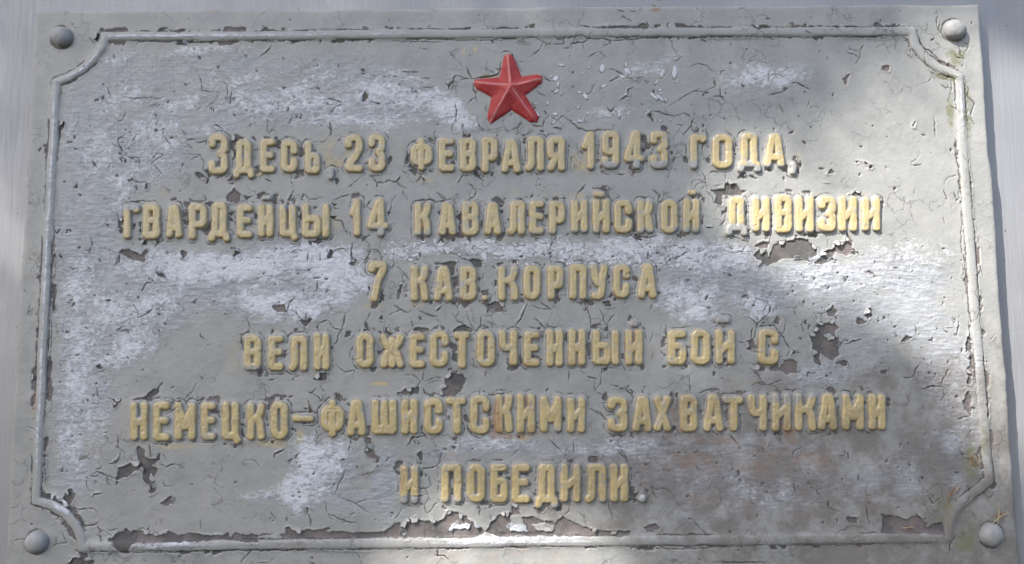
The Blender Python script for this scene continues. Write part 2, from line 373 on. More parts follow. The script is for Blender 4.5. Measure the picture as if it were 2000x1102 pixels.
# --- cracks
CR = [
 (2,0,[(0,310),(60,320),(90,325),(150,340)]),(2,0,[(60,310),(170,290),(240,320),(270,345),(400,340),(405,290),(540,275),(580,300),(700,300),(760,315),(850,310),(950,305),(1060,290),(1200,290),(1380,295)]),
 (2,0,[(395,372),(440,370),(455,335),(540,330),(590,300)]),(2,0,[(245,380),(270,350),(285,300)]),(2,0,[(545,330),(550,380)]),(2,0,[(757,315),(757,360)]),(2,0,[(935,305),(935,355)]),(2,0,[(1210,290),(1220,330)]),(2,0,[(1370,310),(1400,290),(1450,295),(1500,325)]),
 (2,0,[(1380,295),(1700,285),(1968,290)]),(2,0,[(650,405),(680,400),(720,435),(685,460)]),(2,0,[(750,630),(820,590)]),(2,0,[(880,600),(930,610),(1010,600),(1040,640),(1060,625)]),(2,0,[(820,780),(880,740),(890,690),(940,670)]),
 (2,0,[(1370,515),(1420,490),(1500,505),(1530,540),(1560,550)]),(2,0,[(1600,580),(1610,545),(1640,545)]),(2,0,[(1540,600),(1565,605),(1575,660),(1530,680),(1480,710),(1400,700),(1300,760),(1215,815)]),(2,0,[(1470,745),(1480,715),(1520,710)]),
 (2,0,[(1550,740),(1620,750),(1650,785)]),(2,0,[(1600,680),(1605,740)]),(2,0,[(730,820),(760,860),(795,820)]),(2,0,[(380,900),(395,890),(450,930),(510,990),(590,1010),(760,1000)]),(2,0,[(345,930),(385,890)]),(2,0,[(45,1040),(50,980),(75,930)]),
 (2,0,[(240,990),(245,920)]),(2,0,[(310,990),(330,980),(380,1000),(385,960)]),(2,0,[(1320,1035),(1380,970),(1400,890)]),(2,0,[(1470,930),(1480,880)]),(2,0,[(1490,980),(1510,1060)]),(2,0,[(1080,850),(1200,885),(1270,890)]),(2,0,[(1260,965),(1330,960)]),
 (2,0,[(1200,220),(1195,190),(1210,175)]),(2,0,[(1180,225),(1240,225)]),(2,0,[(800,75),(870,95)]),(2,0,[(895,88),(955,88)]),(2,0,[(850,120),(920,165)]),(2,0,[(1015,150),(1050,200),(1100,228)]),
 ('S',0,[(620,70),(660,110),(700,200),(770,345)]),('S',0,[(700,210),(810,205)]),('S',0,[(75,270),(110,350),(155,420)]),('S',0,[(130,420),(250,400),(400,380),(470,360),(500,270),(530,190)]),('S',0,[(165,480),(160,560),(190,600),(220,570)]),
 ('S',0,[(205,890),(235,1020),(290,1060),(420,1065),(570,1030)]),('S',0,[(570,1040),(600,1102)]),('S',0,[(1050,370),(1080,420),(1155,460)]),('S',0,[(960,565),(1000,605),(1070,630)]),('S',0,[(905,770),(920,710)]),('S',0,[(930,760),(950,800)]),
 ('S',0,[(730,1100),(735,1030),(770,960)]),('S',0,[(1040,1020),(1070,940)]),('S',0,[(910,1000),(1040,1020)]),('S',0,[(300,820),(330,750)]),('S',0,[(90,740),(160,660)]),('S',0,[(320,260),(335,320)]),('S',0,[(25,1100),(20,980)]),
 (1,0,[(1250,690),(1380,665)]),(1,0,[(1275,605),(1355,605)]),(1,0,[(1455,620),(1480,660),(1520,630),(1535,580),(1600,600)]),(1,0,[(1620,530),(1660,610)]),(1,0,[(1485,400),(1545,465)]),(1,0,[(1255,370),(1335,385)]),(1,0,[(1130,555),(1250,555)]),
 (1,0,[(530,765),(570,760),(655,785)]),(1,0,[(570,930),(575,1040)]),(1,0,[(870,780),(960,800)]),(1,0,[(1535,800),(1540,940)]),(1,0,[(1590,950),(1600,1050)]),(1,0,[(560,1050),(580,1000),(565,930)]),(1,0,[(100,1030),(125,995),(160,1020)]),
 (1,0,[(1040,320),(1200,318),(1400,325),(1450,320)]),(1,0,[(580,320),(640,322)]),(1,0,[(1500,315),(1560,312),(1840,312),(1968,318)]),(1,0,[(40,320),(150,330)]),
 (0,0,[(985,755),(1180,752)]),(0,0,[(830,670),(835,710),(855,740)]),(0,0,[(690,285),(730,340)]),(0,0,[(1550,640),(1552,700)]),(0,0,[(1770,800),(1780,710)]),(0,0,[(1730,740),(1755,780)]),(0,0,[(1150,820),(1190,805),(1215,830)]),
 (0,0,[(1235,1010),(1270,985)]),(0,0,[(1390,1000),(1440,1030)]),(0,0,[(1430,1080),(1500,1075)]),(0,0,[(1370,322),(1500,328),(1700,325)]),(0,0,[(1020,1090),(1050,1030)]),(0,0,[(905,1090),(915,1060),(950,1060)]),(0,0,[(1640,940),(1720,1000)]),
 (3,0,[(0,290),(200,290),(340,295),(480,285)]),(3,0,[(500,290),(620,290),(760,287),(910,297),(950,290),(1000,285),(1060,300),(1090,330)]),(3,0,[(1090,350),(1105,450)]),(3,0,[(1150,230),(1160,320),(1210,380),(1260,410),(1300,450),(1340,480),(1350,520)]),
 (3,0,[(620,370),(710,400),(710,440),(670,495)]),(3,0,[(710,390),(735,350)]),(3,0,[(175,640),(230,640),(320,690)]),(3,0,[(0,570),(90,575),(130,600)]),(3,0,[(0,735),(80,715),(130,705)]),(3,0,[(280,240),(340,268)]),
 (3,0,[(1320,170),(1310,230),(1360,300),(1400,320)]),(3,0,[(1310,640),(1370,680),(1420,685)]),(3,0,[(1270,560),(1300,580),(1400,595)]),(3,0,[(1410,600),(1410,700),(1390,780)]),(3,0,[(80,790),(120,870)]),(3,0,[(305,820),(320,780)]),
 (3,0,[(1510,330),(1545,350)]),(3,0,[(1280,900),(1285,1060)]),(3,0,[(1520,640),(1512,1100)]),(3,0,[(1470,350),(1480,420),(1510,460)]),(3,0,[(1500,640),(1545,680),(1530,740),(1590,800),(1560,880),(1590,960)]),
 (1,1,[(870,290),(930,345),(1000,340),(1010,328),(1080,335),(1110,365),(1160,390)]),(1,1,[(1080,335),(1110,295)]),(1,1,[(935,345),(930,380)]),(1,1,[(1270,290),(1295,325),(1290,360)]),(1,1,[(1270,290),(1235,340)]),(1,1,[(1555,350),(1590,280)]),
 (1,1,[(1700,290),(1740,320)]),(1,1,[(600,480),(640,460),(730,430)]),(1,1,[(350,480),(370,430)]),(1,1,[(250,480),(290,395)]),(1,1,[(1390,420),(1460,465)]),(1,1,[(1490,470),(1560,430)]),(1,1,[(600,630),(660,640),(680,700)]),(1,1,[(175,800),(175,680)]),
 (1,1,[(740,800),(735,960)]),(1,1,[(850,875),(880,870),(830,960)]),(1,1,[(1060,1000),(1060,890)]),(1,1,[(1470,885),(1540,890),(1600,940)]),(1,1,[(1080,990),(1130,1030),(1190,1100)]),(1,1,[(545,850),(600,870),(640,850),(720,860)]),
 (1,1,[(735,900),(770,960)]),(1,1,[(240,870),(280,880),(330,850)]),(1,1,[(1740,1090),(1755,1040)]),(1,1,[(60,300),(120,340)]),(1,1,[(195,30),(165,100)]),(1,1,[(1160,130),(1140,220)]),(1,1,[(1400,810),(1420,770)]),(1,1,[(495,950),(495,880)]),
 (1,1,[(395,950),(400,880)]),(1,1,[(210,1030),(260,1020)]),(1,1,[(90,1060),(130,1060)]),(1,1,[(440,1080),(500,1075)]),(1,1,[(1160,450),(1170,480)]),(1,1,[(1680,450),(1695,410)]),(1,1,[(700,380),(800,310)]),(1,1,[(1210,490),(1260,480),(1380,470)]),
 (1,1,[(1575,560),(1570,700)]),(1,1,[(850,530),(880,480)]),(1,1,[(1020,600),(1040,510)]),
 (2,1,[(730,460),(740,410),(800,370)]),(2,1,[(740,410),(650,380)]),(2,1,[(500,440),(565,360)]),(2,1,[(1080,400),(1140,440),(1120,490)]),(2,1,[(400,430),(410,500)]),(2,1,[(1460,250),(1490,320),(1490,350),(1500,400)]),(2,1,[(1430,320),(1490,345)]),
 (2,1,[(1520,385),(1560,370),(1620,355)]),(2,1,[(1520,270),(1540,258),(1590,262)]),(2,1,[(1645,260),(1640,400)]),(2,1,[(1280,485),(1300,480),(1330,450)]),(2,1,[(1510,430),(1500,400)]),(2,1,[(180,370),(230,360)]),(2,1,[(1230,210),(1265,130)]),
 (2,1,[(790,278),(870,278)]),(2,1,[(1160,800),(1240,805)]),(2,1,[(930,760),(1000,790)]),(2,1,[(280,870),(320,780)]),(2,1,[(1600,770),(1700,760),(1820,800),(1830,700)]),(2,1,[(1195,950),(1290,910),(1370,860)]),(2,1,[(1620,870),(1700,880),(1800,870),(1870,860)]),
 (2,1,[(1590,680),(1640,630)]),(2,1,[(1490,685),(1550,687)]),(2,1,[(1770,870),(1800,820)]),(2,1,[(450,230),(460,130)]),(2,1,[(1040,930),(1050,860)]),(2,1,[(1220,260),(1225,180)]),(2,1,[(240,460),(380,465)]),(2,1,[(0,465),(100,470)]),
 (3,1,[(1440,0),(1450,150),(1470,280),(1470,460)]),(3,1,[(1480,500),(1490,640),(1485,830),(1510,950),(1520,1100)]),(3,1,[(1520,0),(1540,200),(1560,400),(1570,600),(1590,800)]),(3,1,[(1345,610),(1360,660)]),(3,1,[(1350,400),(1380,475)]),
 (3,1,[(1430,420),(1450,480),(1470,460)]),(3,1,[(1100,215),(1185,203)]),(3,1,[(50,805),(140,790),(145,755)]),(3,1,[(460,760),(465,830)]),(3,1,[(1495,980),(1495,1060)]),(3,1,[(1630,970),(1655,1060)]),(3,1,[(1130,390),(1125,430)]),(3,1,[(20,470),(25,720)]),(3,1,[(420,350),(480,355)]),
 (0,1,[(695,750),(710,800),(690,870),(640,868)]),(0,1,[(690,870),(690,890)]),(0,1,[(665,985),(705,1015)]),(0,1,[(535,990),(560,1010),(600,1000)]),(0,1,[(1410,130),(1540,130),(1570,180),(1560,230),(1600,290)]),(0,1,[(1010,150),(1060,150),(1080,200)]),
 (0,1,[(1560,490),(1590,465),(1550,430)]),(0,1,[(1400,375),(1430,350),(1440,260)]),(0,1,[(910,30),(940,100),(930,160)]),(0,1,[(1110,400),(1140,350)]),(0,1,[(1260,380),(1320,410)]),(0,1,[(970,495),(1040,490),(1100,480),(1130,490)]),
 (0,1,[(1430,20),(1500,15)]),(0,1,[(920,890),(915,960)]),(0,1,[(930,890),(1000,910),(1030,950)]),(0,1,[(1160,200),(1250,130)]),(0,1,[(422,600),(417,800),(432,1000),(422,1100)]),(0,1,[(1650,600),(1600,680),(1590,740)]),(0,1,[(415,700),(440,735),(465,700)]),
 (1,2,[(850,330),(870,290),(880,260)]),(1,2,[(665,395),(690,260)]),(1,2,[(600,380),(660,395)]),(1,2,[(1080,880),(1110,870)]),(1,2,[(1240,840),(1265,790)]),(1,2,[(1285,780),(1283,720)]),(1,2,[(1300,795),(1360,765),(1430,758)]),(1,2,[(1285,840),(1300,880),(1360,900)]),
 (1,2,[(1255,245),(1310,270),(1400,290)]),(1,2,[(1060,200),(1140,250)]),(1,2,[(1400,360),(1405,300)]),(1,2,[(1390,250),(1430,210)]),(1,2,[(1540,300),(1560,260),(1550,220),(1500,150)]),(1,2,[(1540,310),(1620,370),(1680,400)]),(1,2,[(1730,300),(1730,360),(1700,400)]),
 (1,2,[(400,870),(430,880),(470,840)]),(1,2,[(430,880),(480,910),(500,940)]),(1,2,[(500,820),(520,870),(510,940)]),(1,2,[(500,950),(580,915)]),(1,2,[(745,770),(760,700),(690,720),(620,670)]),(1,2,[(95,780),(140,775)]),(1,2,[(1490,690),(1530,725)]),
 (1,2,[(720,610),(750,520)]),(1,2,[(80,690),(95,750)]),(1,2,[(460,100),(480,10)]),(1,2,[(380,330),(395,260)]),(1,2,[(980,400),(990,350)]),(1,2,[(1205,380),(1205,310)]),(1,2,[(380,400),(380,320)]),(1,2,[(560,320),(590,380)]),(1,2,[(480,400),(480,350)]),
 (1,2,[(235,250),(260,180),(310,140)]),(1,2,[(1765,760),(1765,710)]),(1,2,[(1780,900),(1960,870)]),(1,2,[(1680,910),(1720,890),(1725,850)]),(1,2,[(1560,860),(1520,910)]),(1,2,[(395,925),(430,1050)]),
 (2,2,[(30,360),(75,290),(110,210),(120,190)]),(2,2,[(30,360),(45,400)]),(2,2,[(175,305),(250,375)]),(2,2,[(605,375),(600,290),(580,230),(590,205)]),(2,2,[(560,250),(585,200)]),(2,2,[(670,225),(700,270),(705,320),(740,370)]),(2,2,[(740,380),(735,440)]),
 (2,2,[(605,380),(580,490)]),(2,2,[(1060,250),(1085,180)]),(2,2,[(1060,490),(1090,400)]),(2,2,[(1225,375),(1360,370)]),(2,2,[(1185,360),(1185,470)]),(2,2,[(1815,290),(1880,350),(1880,380)]),(2,2,[(1880,350),(1940,300),(1968,270)]),(2,2,[(1890,375),(1968,355)]),
 (2,2,[(1850,380),(1835,460)]),(2,2,[(1740,485),(1800,490)]),(2,2,[(1780,245),(1850,215),(1880,150),(1968,180)]),(2,2,[(1880,790),(1920,815),(1968,820)]),(2,2,[(1365,760),(1370,820),(1375,890)]),(2,2,[(580,750),(650,770)]),(2,2,[(690,730),(690,690),(740,680)]),
 (2,2,[(855,670),(870,705)]),(2,2,[(630,780),(640,860),(720,910)]),(2,2,[(760,820),(860,845),(900,820)]),(2,2,[(220,180),(300,240)]),(2,2,[(1440,880),(1530,850),(1600,860)]),(2,2,[(600,1000),(680,1030),(740,1090)]),(2,2,[(606,1006),(690,1050),(735,1096)]),(2,2,[(440,700),(440,780)]),(2,2,[(870,840),(910,880),(920,900)]),
 (3,2,[(0,360),(50,355),(100,430)]),(3,2,[(100,430),(130,480),(165,530)]),(3,2,[(270,330),(320,355),(310,390)]),(3,2,[(0,815),(50,800)]),(3,2,[(360,260),(420,270),(460,240)]),(3,2,[(360,270),(385,310)]),(3,2,[(1345,380),(1425,375),(1425,290)]),
 (3,2,[(1430,430),(1450,430),(1465,330)]),(3,2,[(1705,490),(1750,425)]),(3,2,[(1750,490),(1770,530)]),(3,2,[(1180,850),(1250,825),(1345,830)]),(3,2,[(1330,820),(1350,760),(1395,690)]),(3,2,[(1350,840),(1355,900),(1330,940)]),
 (3,2,[(1610,0),(1620,250),(1640,500)]),(3,2,[(1540,320),(1560,500),(1570,700)]),(3,2,[(1650,500),(1660,700),(1670,850)]),(3,2,[(1120,750),(1135,690),(1170,640)]),(3,2,[(560,500),(600,450)]),(3,2,[(600,500),(720,465)]),(3,2,[(1690,900),(1690,1080)]),
 (3,2,[(1460,1080),(1550,1055)]),(3,2,[(0,190),(20,210),(0,280)]),(3,2,[(1135,340),(1140,440)]),
 (0,2,[(500,180),(570,185),(555,215)]),(0,2,[(1060,300),(1140,260),(1180,210)]),(0,2,[(900,400),(950,360)]),(0,2,[(1020,190),(1060,250),(1060,300)]),(0,2,[(745,840),(750,900),(780,930)]),(0,2,[(835,920),(880,930)]),(0,2,[(1850,420),(1860,480),(1875,560)]),
 (0,2,[(1865,430),(1920,395)]),(0,2,[(400,30),(400,200)]),(0,2,[(400,250),(395,480),(380,700)]),(0,2,[(1240,930),(1320,945),(1400,940)]),(0,2,[(1535,750),(1560,770),(1590,735)]),(0,2,[(190,80),(195,105)]),(0,2,[(210,280),(235,200)]),(0,2,[(1090,100),(1130,30),(1170,30)]),(0,2,[(1210,240),(1290,170)]),
 (0,3,[(655,430),(740,430),(765,405),(820,430),(890,450)]),(0,3,[(820,430),(820,500)]),(0,3,[(655,430),(660,500),(680,550)]),(0,3,[(890,110),(905,180),(905,230)]),(0,3,[(830,340),(900,310),(920,250)]),(0,3,[(870,345),(900,320)]),(0,3,[(1005,330),(1010,285)]),
 (0,3,[(1140,190),(1155,290)]),(0,3,[(890,500),(900,460)]),(0,3,[(700,600),(720,570),(775,565)]),(0,3,[(330,540),(370,590),(470,610)]),(0,3,[(655,810),(700,810),(745,785)]),(0,3,[(570,680),(650,680),(670,700)]),(0,3,[(230,650),(320,660),(325,700)]),
 (0,3,[(735,380),(760,375)]),(0,3,[(1240,460),(1260,510),(1310,510)]),(0,3,[(1360,350),(1410,345)]),(0,3,[(1690,345),(1695,395)]),(0,3,[(1850,345),(1870,305)]),(0,3,[(1535,740),(1530,860)]),(0,3,[(900,830),(905,860)]),(0,3,[(1130,820),(1130,850)]),
 (0,3,[(660,1000),(740,1005),(830,1010),(840,1050)]),(0,3,[(875,1085),(875,1000)]),(0,3,[(1090,1070),(1120,1090)]),(0,3,[(1000,990),(1270,1000),(1290,1010),(1960,990)]),(0,3,[(730,880),(770,890),(780,940)]),(0,3,[(110,930),(185,910)]),
 (0,3,[(485,870),(510,940),(440,950)]),(0,3,[(390,980),(430,950),(430,900)]),(0,3,[(345,160),(350,250),(345,520)]),
 (1,3,[(1000,990),(750,1000),(500,985),(0,980)]),(1,3,[(450,60),(480,130),(460,200),(500,145)]),(1,3,[(710,240),(725,150)]),(1,3,[(1150,200),(1200,130),(1290,130)]),(1,3,[(1310,150),(1265,100),(1265,20)]),(1,3,[(1270,380),(1370,355)]),(1,3,[(1380,370),(1430,230)]),
 (1,3,[(780,425),(890,400),(970,345)]),(1,3,[(1340,500),(1320,430)]),(1,3,[(1270,490),(1310,570),(1335,620)]),(1,3,[(600,570),(640,480),(690,380)]),(1,3,[(620,590),(760,640),(860,710)]),(1,3,[(550,720),(700,780),(790,800)]),(1,3,[(100,680),(150,755)]),
 (1,3,[(240,320),(280,300)]),(1,3,[(145,290),(140,260),(220,225)]),(1,3,[(0,885),(130,870)]),(1,3,[(0,1090),(95,1090),(130,1060)]),(1,3,[(235,780),(235,740)]),(1,3,[(1365,1030),(1440,1040),(1470,1070)]),(1,3,[(1390,1030),(1385,990)]),
 (1,3,[(1310,720),(1390,630)]),(1,3,[(1700,640),(1710,740)]),(1,3,[(1770,850),(1800,780),(1790,720)]),(1,3,[(1650,325),(1700,310)]),(1,3,[(1060,760),(1100,710)]),
 (2,3,[(740,620),(740,680),(770,760)]),(2,3,[(590,840),(480,790),(390,740),(330,795)]),(2,3,[(1000,820),(1100,860)]),(2,3,[(1370,760),(1440,830),(1500,880)]),(2,3,[(1070,540),(1110,600)]),(2,3,[(400,300),(430,210)]),(2,3,[(280,150),(370,230)]),
 (2,3,[(800,230),(870,300)]),(2,3,[(470,170),(470,260)]),(2,3,[(1660,110),(1710,170)]),(2,3,[(30,980),(110,960),(400,970)]),(2,3,[(870,970),(1200,990),(1900,960)]),(2,3,[(1150,100),(1175,160)]),(2,3,[(0,280),(50,230)]),(2,3,[(1530,1090),(1960,1090)]),
 (3,3,[(750,650),(775,800)]),(3,3,[(530,790),(540,740)]),(3,3,[(1210,570),(1260,640),(1310,600)]),(3,3,[(1520,500),(1540,560)]),(3,3,[(0,960),(400,960),(800,960)]),(3,3,[(1560,700),(1580,740)]),(3,3,[(1690,600),(1720,560)]),(3,3,[(610,250),(615,300)]),
 (3,3,[(1010,210),(1015,180)]),(3,3,[(460,670),(465,620)]),(3,3,[(1440,880),(1480,860)]),
]
crk = np.full(U.shape, 30.0)
lift = np.zeros(U.shape, np.float32)
rnd = random.Random(11)

CV = []
def add_crack(q, wid, up=1.0):
    CV.extend(q)
    pts = [q[0]]
    for a, b in zip(q[:-1], q[1:]):
        L = math.hypot(b[0] - a[0], b[1] - a[1])
        n = max(1, int(L / 6))
        nx, ny = -(b[1] - a[1]) / (L + 1e-6), (b[0] - a[0]) / (L + 1e-6)
        for i in range(1, n + 1):
            t = i / n; o = rnd.gauss(0, .85) if i < n else 0
            pts.append((a[0] + (b[0] - a[0]) * t + nx * o, a[1] + (b[1] - a[1]) * t + ny * o))
    n = len(pts) - 1
    side = rnd.choice((-1, 1)); lf = rnd.choice((.1, .3, .6, 1.6)) * up * (.5 + wid)
    us = [a[0] for a in pts]; vs = [a[1] for a in pts]
    for i in range(n):
        a, b = pts[i], pts[i + 1]
        w = win(min(a[0], b[0]) - 9, max(a[0], b[0]) + 9, min(a[1], b[1]) - 9, max(a[1], b[1]) + 9)
        if not U[w].size: continue
        d, t = seg_dist(U[w], V[w], a, b)
        s = (i + t) / n
        hw = wid * (np.clip(.3 + 2.2 * np.minimum(s, 1 - s), 0, 1)) * (.45 + 1.1 * abs(math.sin(3.1 * i * 6 / 17.0 + 9 * wid)))
        crk[w] = np.minimum(crk[w], d - hw)
        cr = ((b[0] - a[0]) * (V[w] - a[1]) - (b[1] - a[1]) * (U[w] - a[0])) * side
        e = lf * np.clip(4 * np.minimum(s, 1 - s), 0, 1) * np.exp(-(d / 3.6) ** 2) * (cr > 0) * (t > 0) * (t < 1)
        lift[w] = np.maximum(lift[w], e)

for c, r, pts in CR:
    add_crack(crop(c, r, pts), rnd.uniform(.3, 1.0))
# small stray cracks: many along the text and the moulding, few elsewhere
CV0 = list(CV)
for k in range(330):
    u0, v0 = rnd.choice(CV0) if k > 40 else (rnd.uniform(-860, 860), rnd.uniform(-480, 480))
    dl = Dl[min(NV - 1, int((v0 - va[0]) / g)), min(NU - 1, int((u0 - ua[0]) / g))]
    if dl > 25 and rnd.random() < .35: continue
    an = rnd.choice((0, 1.57, 3.14, 4.71)) + rnd.gauss(0, .45); q = [(u0, v0)]
    for i in range(rnd.randint(1, 4)):
        an += rnd.uniform(-.9, .9); L = rnd.uniform(5, 16)
        q.append((q[-1][0] + L * math.cos(an), q[-1][1] + L * math.sin(an)))
    add_crack(q, rnd.uniform(.3, .7), .6)
# paint broken along the outline of the letters and the ridge
m1 = fbm(U, V, 26, 3, 31)
off = 3.6 + 5.0 * fbm(U, V, 30, 2, 33)
cc = np.abs(Dl - off) - (.0 + 2.6 * (m1 - .5)) + 1.6 * jit2
crk = np.where((Dl > 3.0) & (m1 > .53), np.minimum(crk, cc), crk)
fl = (fbm(U, V, 22, 4, 191, .6) - .66) * 30 + 2.0 * jit2
peel = np.where((Dl > 2.0) & (Dl < 13), np.maximum(peel, fl - .25 * np.clip(Dl - 8, 0, 9)), peel)
fl = (fbm(U, V, 44, 4, 195, .65) - .625) * 34 + 2.5 * jit2
peel = np.where((Dm > 1.5) & (Dm < 11), np.maximum(peel, fl - .5 * np.clip(Dm - 5, 0, 9)), peel)
m2 = fbm(U, V, 60, 4, 35)
cc = np.abs(Dm - (2.0 + 6 * jit1)) - (.3 + 5.5 * (m2 - .5)) + 1.5 * jit2
crk = np.where((Dm > .5) & (m2 > .5), np.minimum(crk, cc), crk)
rim = np.full(U.shape, 99.0)
for (cu, cv), rr in zip(RIVETS, RIV_R):
    rim = np.minimum(rim, np.hypot(U - cu, V - cv) - rr)
cc = np.abs(rim - 2.5 - 4 * jit1) - (.4 + 5 * (m1 - .5)) + 1.5 * jit2
crk = np.where((rim > 0) & (m1 > .5), np.minimum(crk, cc), crk)

# --- soft blobs
WU = U + 55 * (fbm(U, V, 60, 5, 201, .65) - .5); WV = V + 45 * (fbm(U, V, 50, 5, 203, .65) - .5)
def blobs(lst, soft=1.0, warp=.45):
    """list of (x, y, rx, ry, strength[, angle]) measured on the photo"""
    out = np.zeros(U.shape, np.float32)
    for b in lst:
        cu, cv = P(b[0], b[1]); an = math.radians(b[5]) if len(b) > 5 else 0
        R_ = max(b[2], b[3]) * 1.6
        w = win(cu - R_, cu + R_, cv - R_, cv + R_)
        k_ = warp * min(1.0, min(b[2], b[3]) / 22.0)
        du, dv = U[w] * (1 - k_) + WU[w] * k_ - cu, V[w] * (1 - k_) + WV[w] * k_ - cv
        a = du * math.cos(an) + dv * math.sin(an); c = -du * math.sin(an) + dv * math.cos(an)
        d = np.sqrt((a / b[2]) ** 2 + (c / b[3]) ** 2)
        out[w] = np.maximum(out[w], b[4] * (1 - sstep(.35, 1.6, d)))
    return out

SCUFF = [(230,130,60,35,.75,-30),(330,150,150,50,.62,-8),(500,125,150,30,.6,0),(620,150,180,50,.6,0),(740,170,110,60,.7,10),(850,215,90,35,.8,25),(700,215,200,38,.85,0),(520,205,120,42,.8,0),(420,230,80,40,.75,-15),
 (300,235,90,50,.8,-30),(170,235,55,90,.85,10),(160,330,45,120,.9),(240,300,90,90,.85),(330,310,60,45,.7),(200,420,50,110,.95),(140,480,34,140,.9),(190,540,80,90,.95),(300,545,110,60,1.0),(420,530,160,42,1.05),(560,510,130,48,1.1),(640,560,80,45,1.05),
 (480,580,150,38,.95),(300,600,120,45,.85),(560,600,120,25,.6),(230,660,100,60,.85,-25),(160,660,50,100,.9),(140,790,38,120,.9),(180,780,60,70,.7),(140,910,35,60,.9),(170,930,40,40,.6),
 (380,610,60,22,.75,-20),(1000,495,150,20,.5),(1250,505,90,25,.7),(800,480,80,20,.5),(1370,520,110,40,.85),(1360,575,80,40,.95),(1480,560,110,50,.8,10),(1620,545,120,45,.85,10),(1750,540,110,50,.8,10),(1650,600,110,45,.7,15),(1780,620,110,60,.75,25),
 (1860,720,60,90,.75,10),(1600,735,70,26,.85),(1690,680,80,60,.5),(1870,830,50,70,.7),(1390,620,60,20,.6),
 (1500,160,110,35,.5,-8),(1560,130,60,30,.45),(1300,190,160,40,.3,-20),(1190,225,70,18,.4,-10),(1290,125,60,15,.4,-15),(1100,170,60,30,.2),
 (640,920,70,55,.8,-30),(600,970,60,30,.7,-10),(690,985,70,25,.6,12),(755,950,38,75,.8,0),(540,970,60,20,.4),(860,880,60,30,.5),(950,870,130,30,.6),(1080,880,140,26,.6),(1250,880,160,40,.65),(1450,880,150,50,.6),(1300,940,150,50,.6),(1480,960,130,50,.65),
 (1640,950,120,50,.6),(1750,930,90,50,.5),(1560,900,120,40,.5),(1800,880,80,60,.4),(1400,1010,120,25,.4),(1870,930,25,40,.6),(890,1030,60,14,.5),(1010,1035,50,12,.6),(1750,300,120,60,.2),(420,1000,60,20,.15),(1180,640,60,14,.25)]
WHITE = [(400,100,110,12,.75,-3),(470,160,90,20,.6,-8),(560,200,130,26,.7,-4),(760,190,90,30,.75,8),(800,150,50,20,.5,30),(700,240,160,16,.6),(240,190,60,24,.6,-35),(360,200,70,18,.6,-25),(270,260,50,26,.7,-35),(200,300,40,60,.5),(230,370,30,50,.6),(420,250,50,16,.6),(150,560,30,60,.6),(210,600,50,40,.6),(230,110,45,18,.6),(640,180,60,60,.55),(860,210,70,30,.85,30),(330,265,50,30,.7),(290,320,60,40,.6),(130,220,16,80,.5),(430,520,180,32,.95),(620,500,80,34,1.0),(670,540,60,46,1.0),(560,590,120,28,.7),(300,600,60,30,.8,-30),(250,680,60,26,.7,-30),(150,700,40,120,.55),
 (160,850,60,70,.5),(790,490,40,18,.75),(900,480,130,16,.6),(1080,485,140,24,.72),(1200,490,110,30,.78),(1290,470,40,26,.7),(1370,500,100,36,.8),(1480,600,40,30,.8),(1340,590,60,36,.6),(1640,540,150,36,.65),(1780,500,90,40,.5),(1600,730,60,24,.7),(1500,145,90,25,.6),
 (1270,130,80,18,.45,-20),(1190,215,50,12,.5),(1370,618,50,16,.7),(620,900,60,40,.8,-30),(580,960,60,26,.7),(540,965,80,14,.5),(960,865,80,22,.5),(1200,880,80,22,.55),(1500,960,90,24,.5),(900,1030,40,10,.9),(1020,1038,50,9,.95),(1000,1050,180,7,.8),(330,1062,60,5,.9),(118,985,26,10,1,38),
 (1010,140,40,30,.2),(1870,800,40,90,.45),(570,270,60,14,.5)]
GOLD = [(655,300,60,48,.62),(560,352,60,10,.5),(820,350,34,12,.66),(1140,315,34,40,.75),(1136,328,16,9,1.0),(785,300,26,40,.5),(318,376,44,10,.62),(960,380,100,12,.5),(825,425,26,50,.55),(655,435,26,40,.55),(1100,382,110,10,.55),
 (1545,300,34,34,.5),(1640,378,110,10,.5),(1725,395,24,22,.45),(455,695,22,50,.55),(742,750,22,5,.95),(905,98,5,11,.95),(929,98,5,10,.95),(345,872,50,8,.75),(545,865,55,12,.72),(588,855,12,20,.75),(730,598,50,8,.6),(810,596,34,8,.6),(700,560,18,50,.35),
 (1450,745,60,16,.5),(1430,690,26,40,.35),(1010,855,34,7,.85),(1060,850,40,7,.6),(880,886,14,7,.6),(1400,420,22,30,.45),(500,340,18,10,.95),(1125,560,12,30,.3),(890,640,30,12,.35),(1260,690,30,34,.25),(940,905,70,9,.35),(1350,330,60,30,.2),(650,345,14,12,.7),(870,338,30,6,.7),(760,385,60,12,.3)]
gold = .82 * blobs(GOLD) * (.2 + 1.5 * fbm(U, V, 20, 5, 41, .65))
halo = np.exp(-np.clip(Dl, 0, 60) / 3.2) * .9
gold = np.maximum(gold, halo * (.25 + 1.1 * fbm(U, V, 20, 3, 43)))
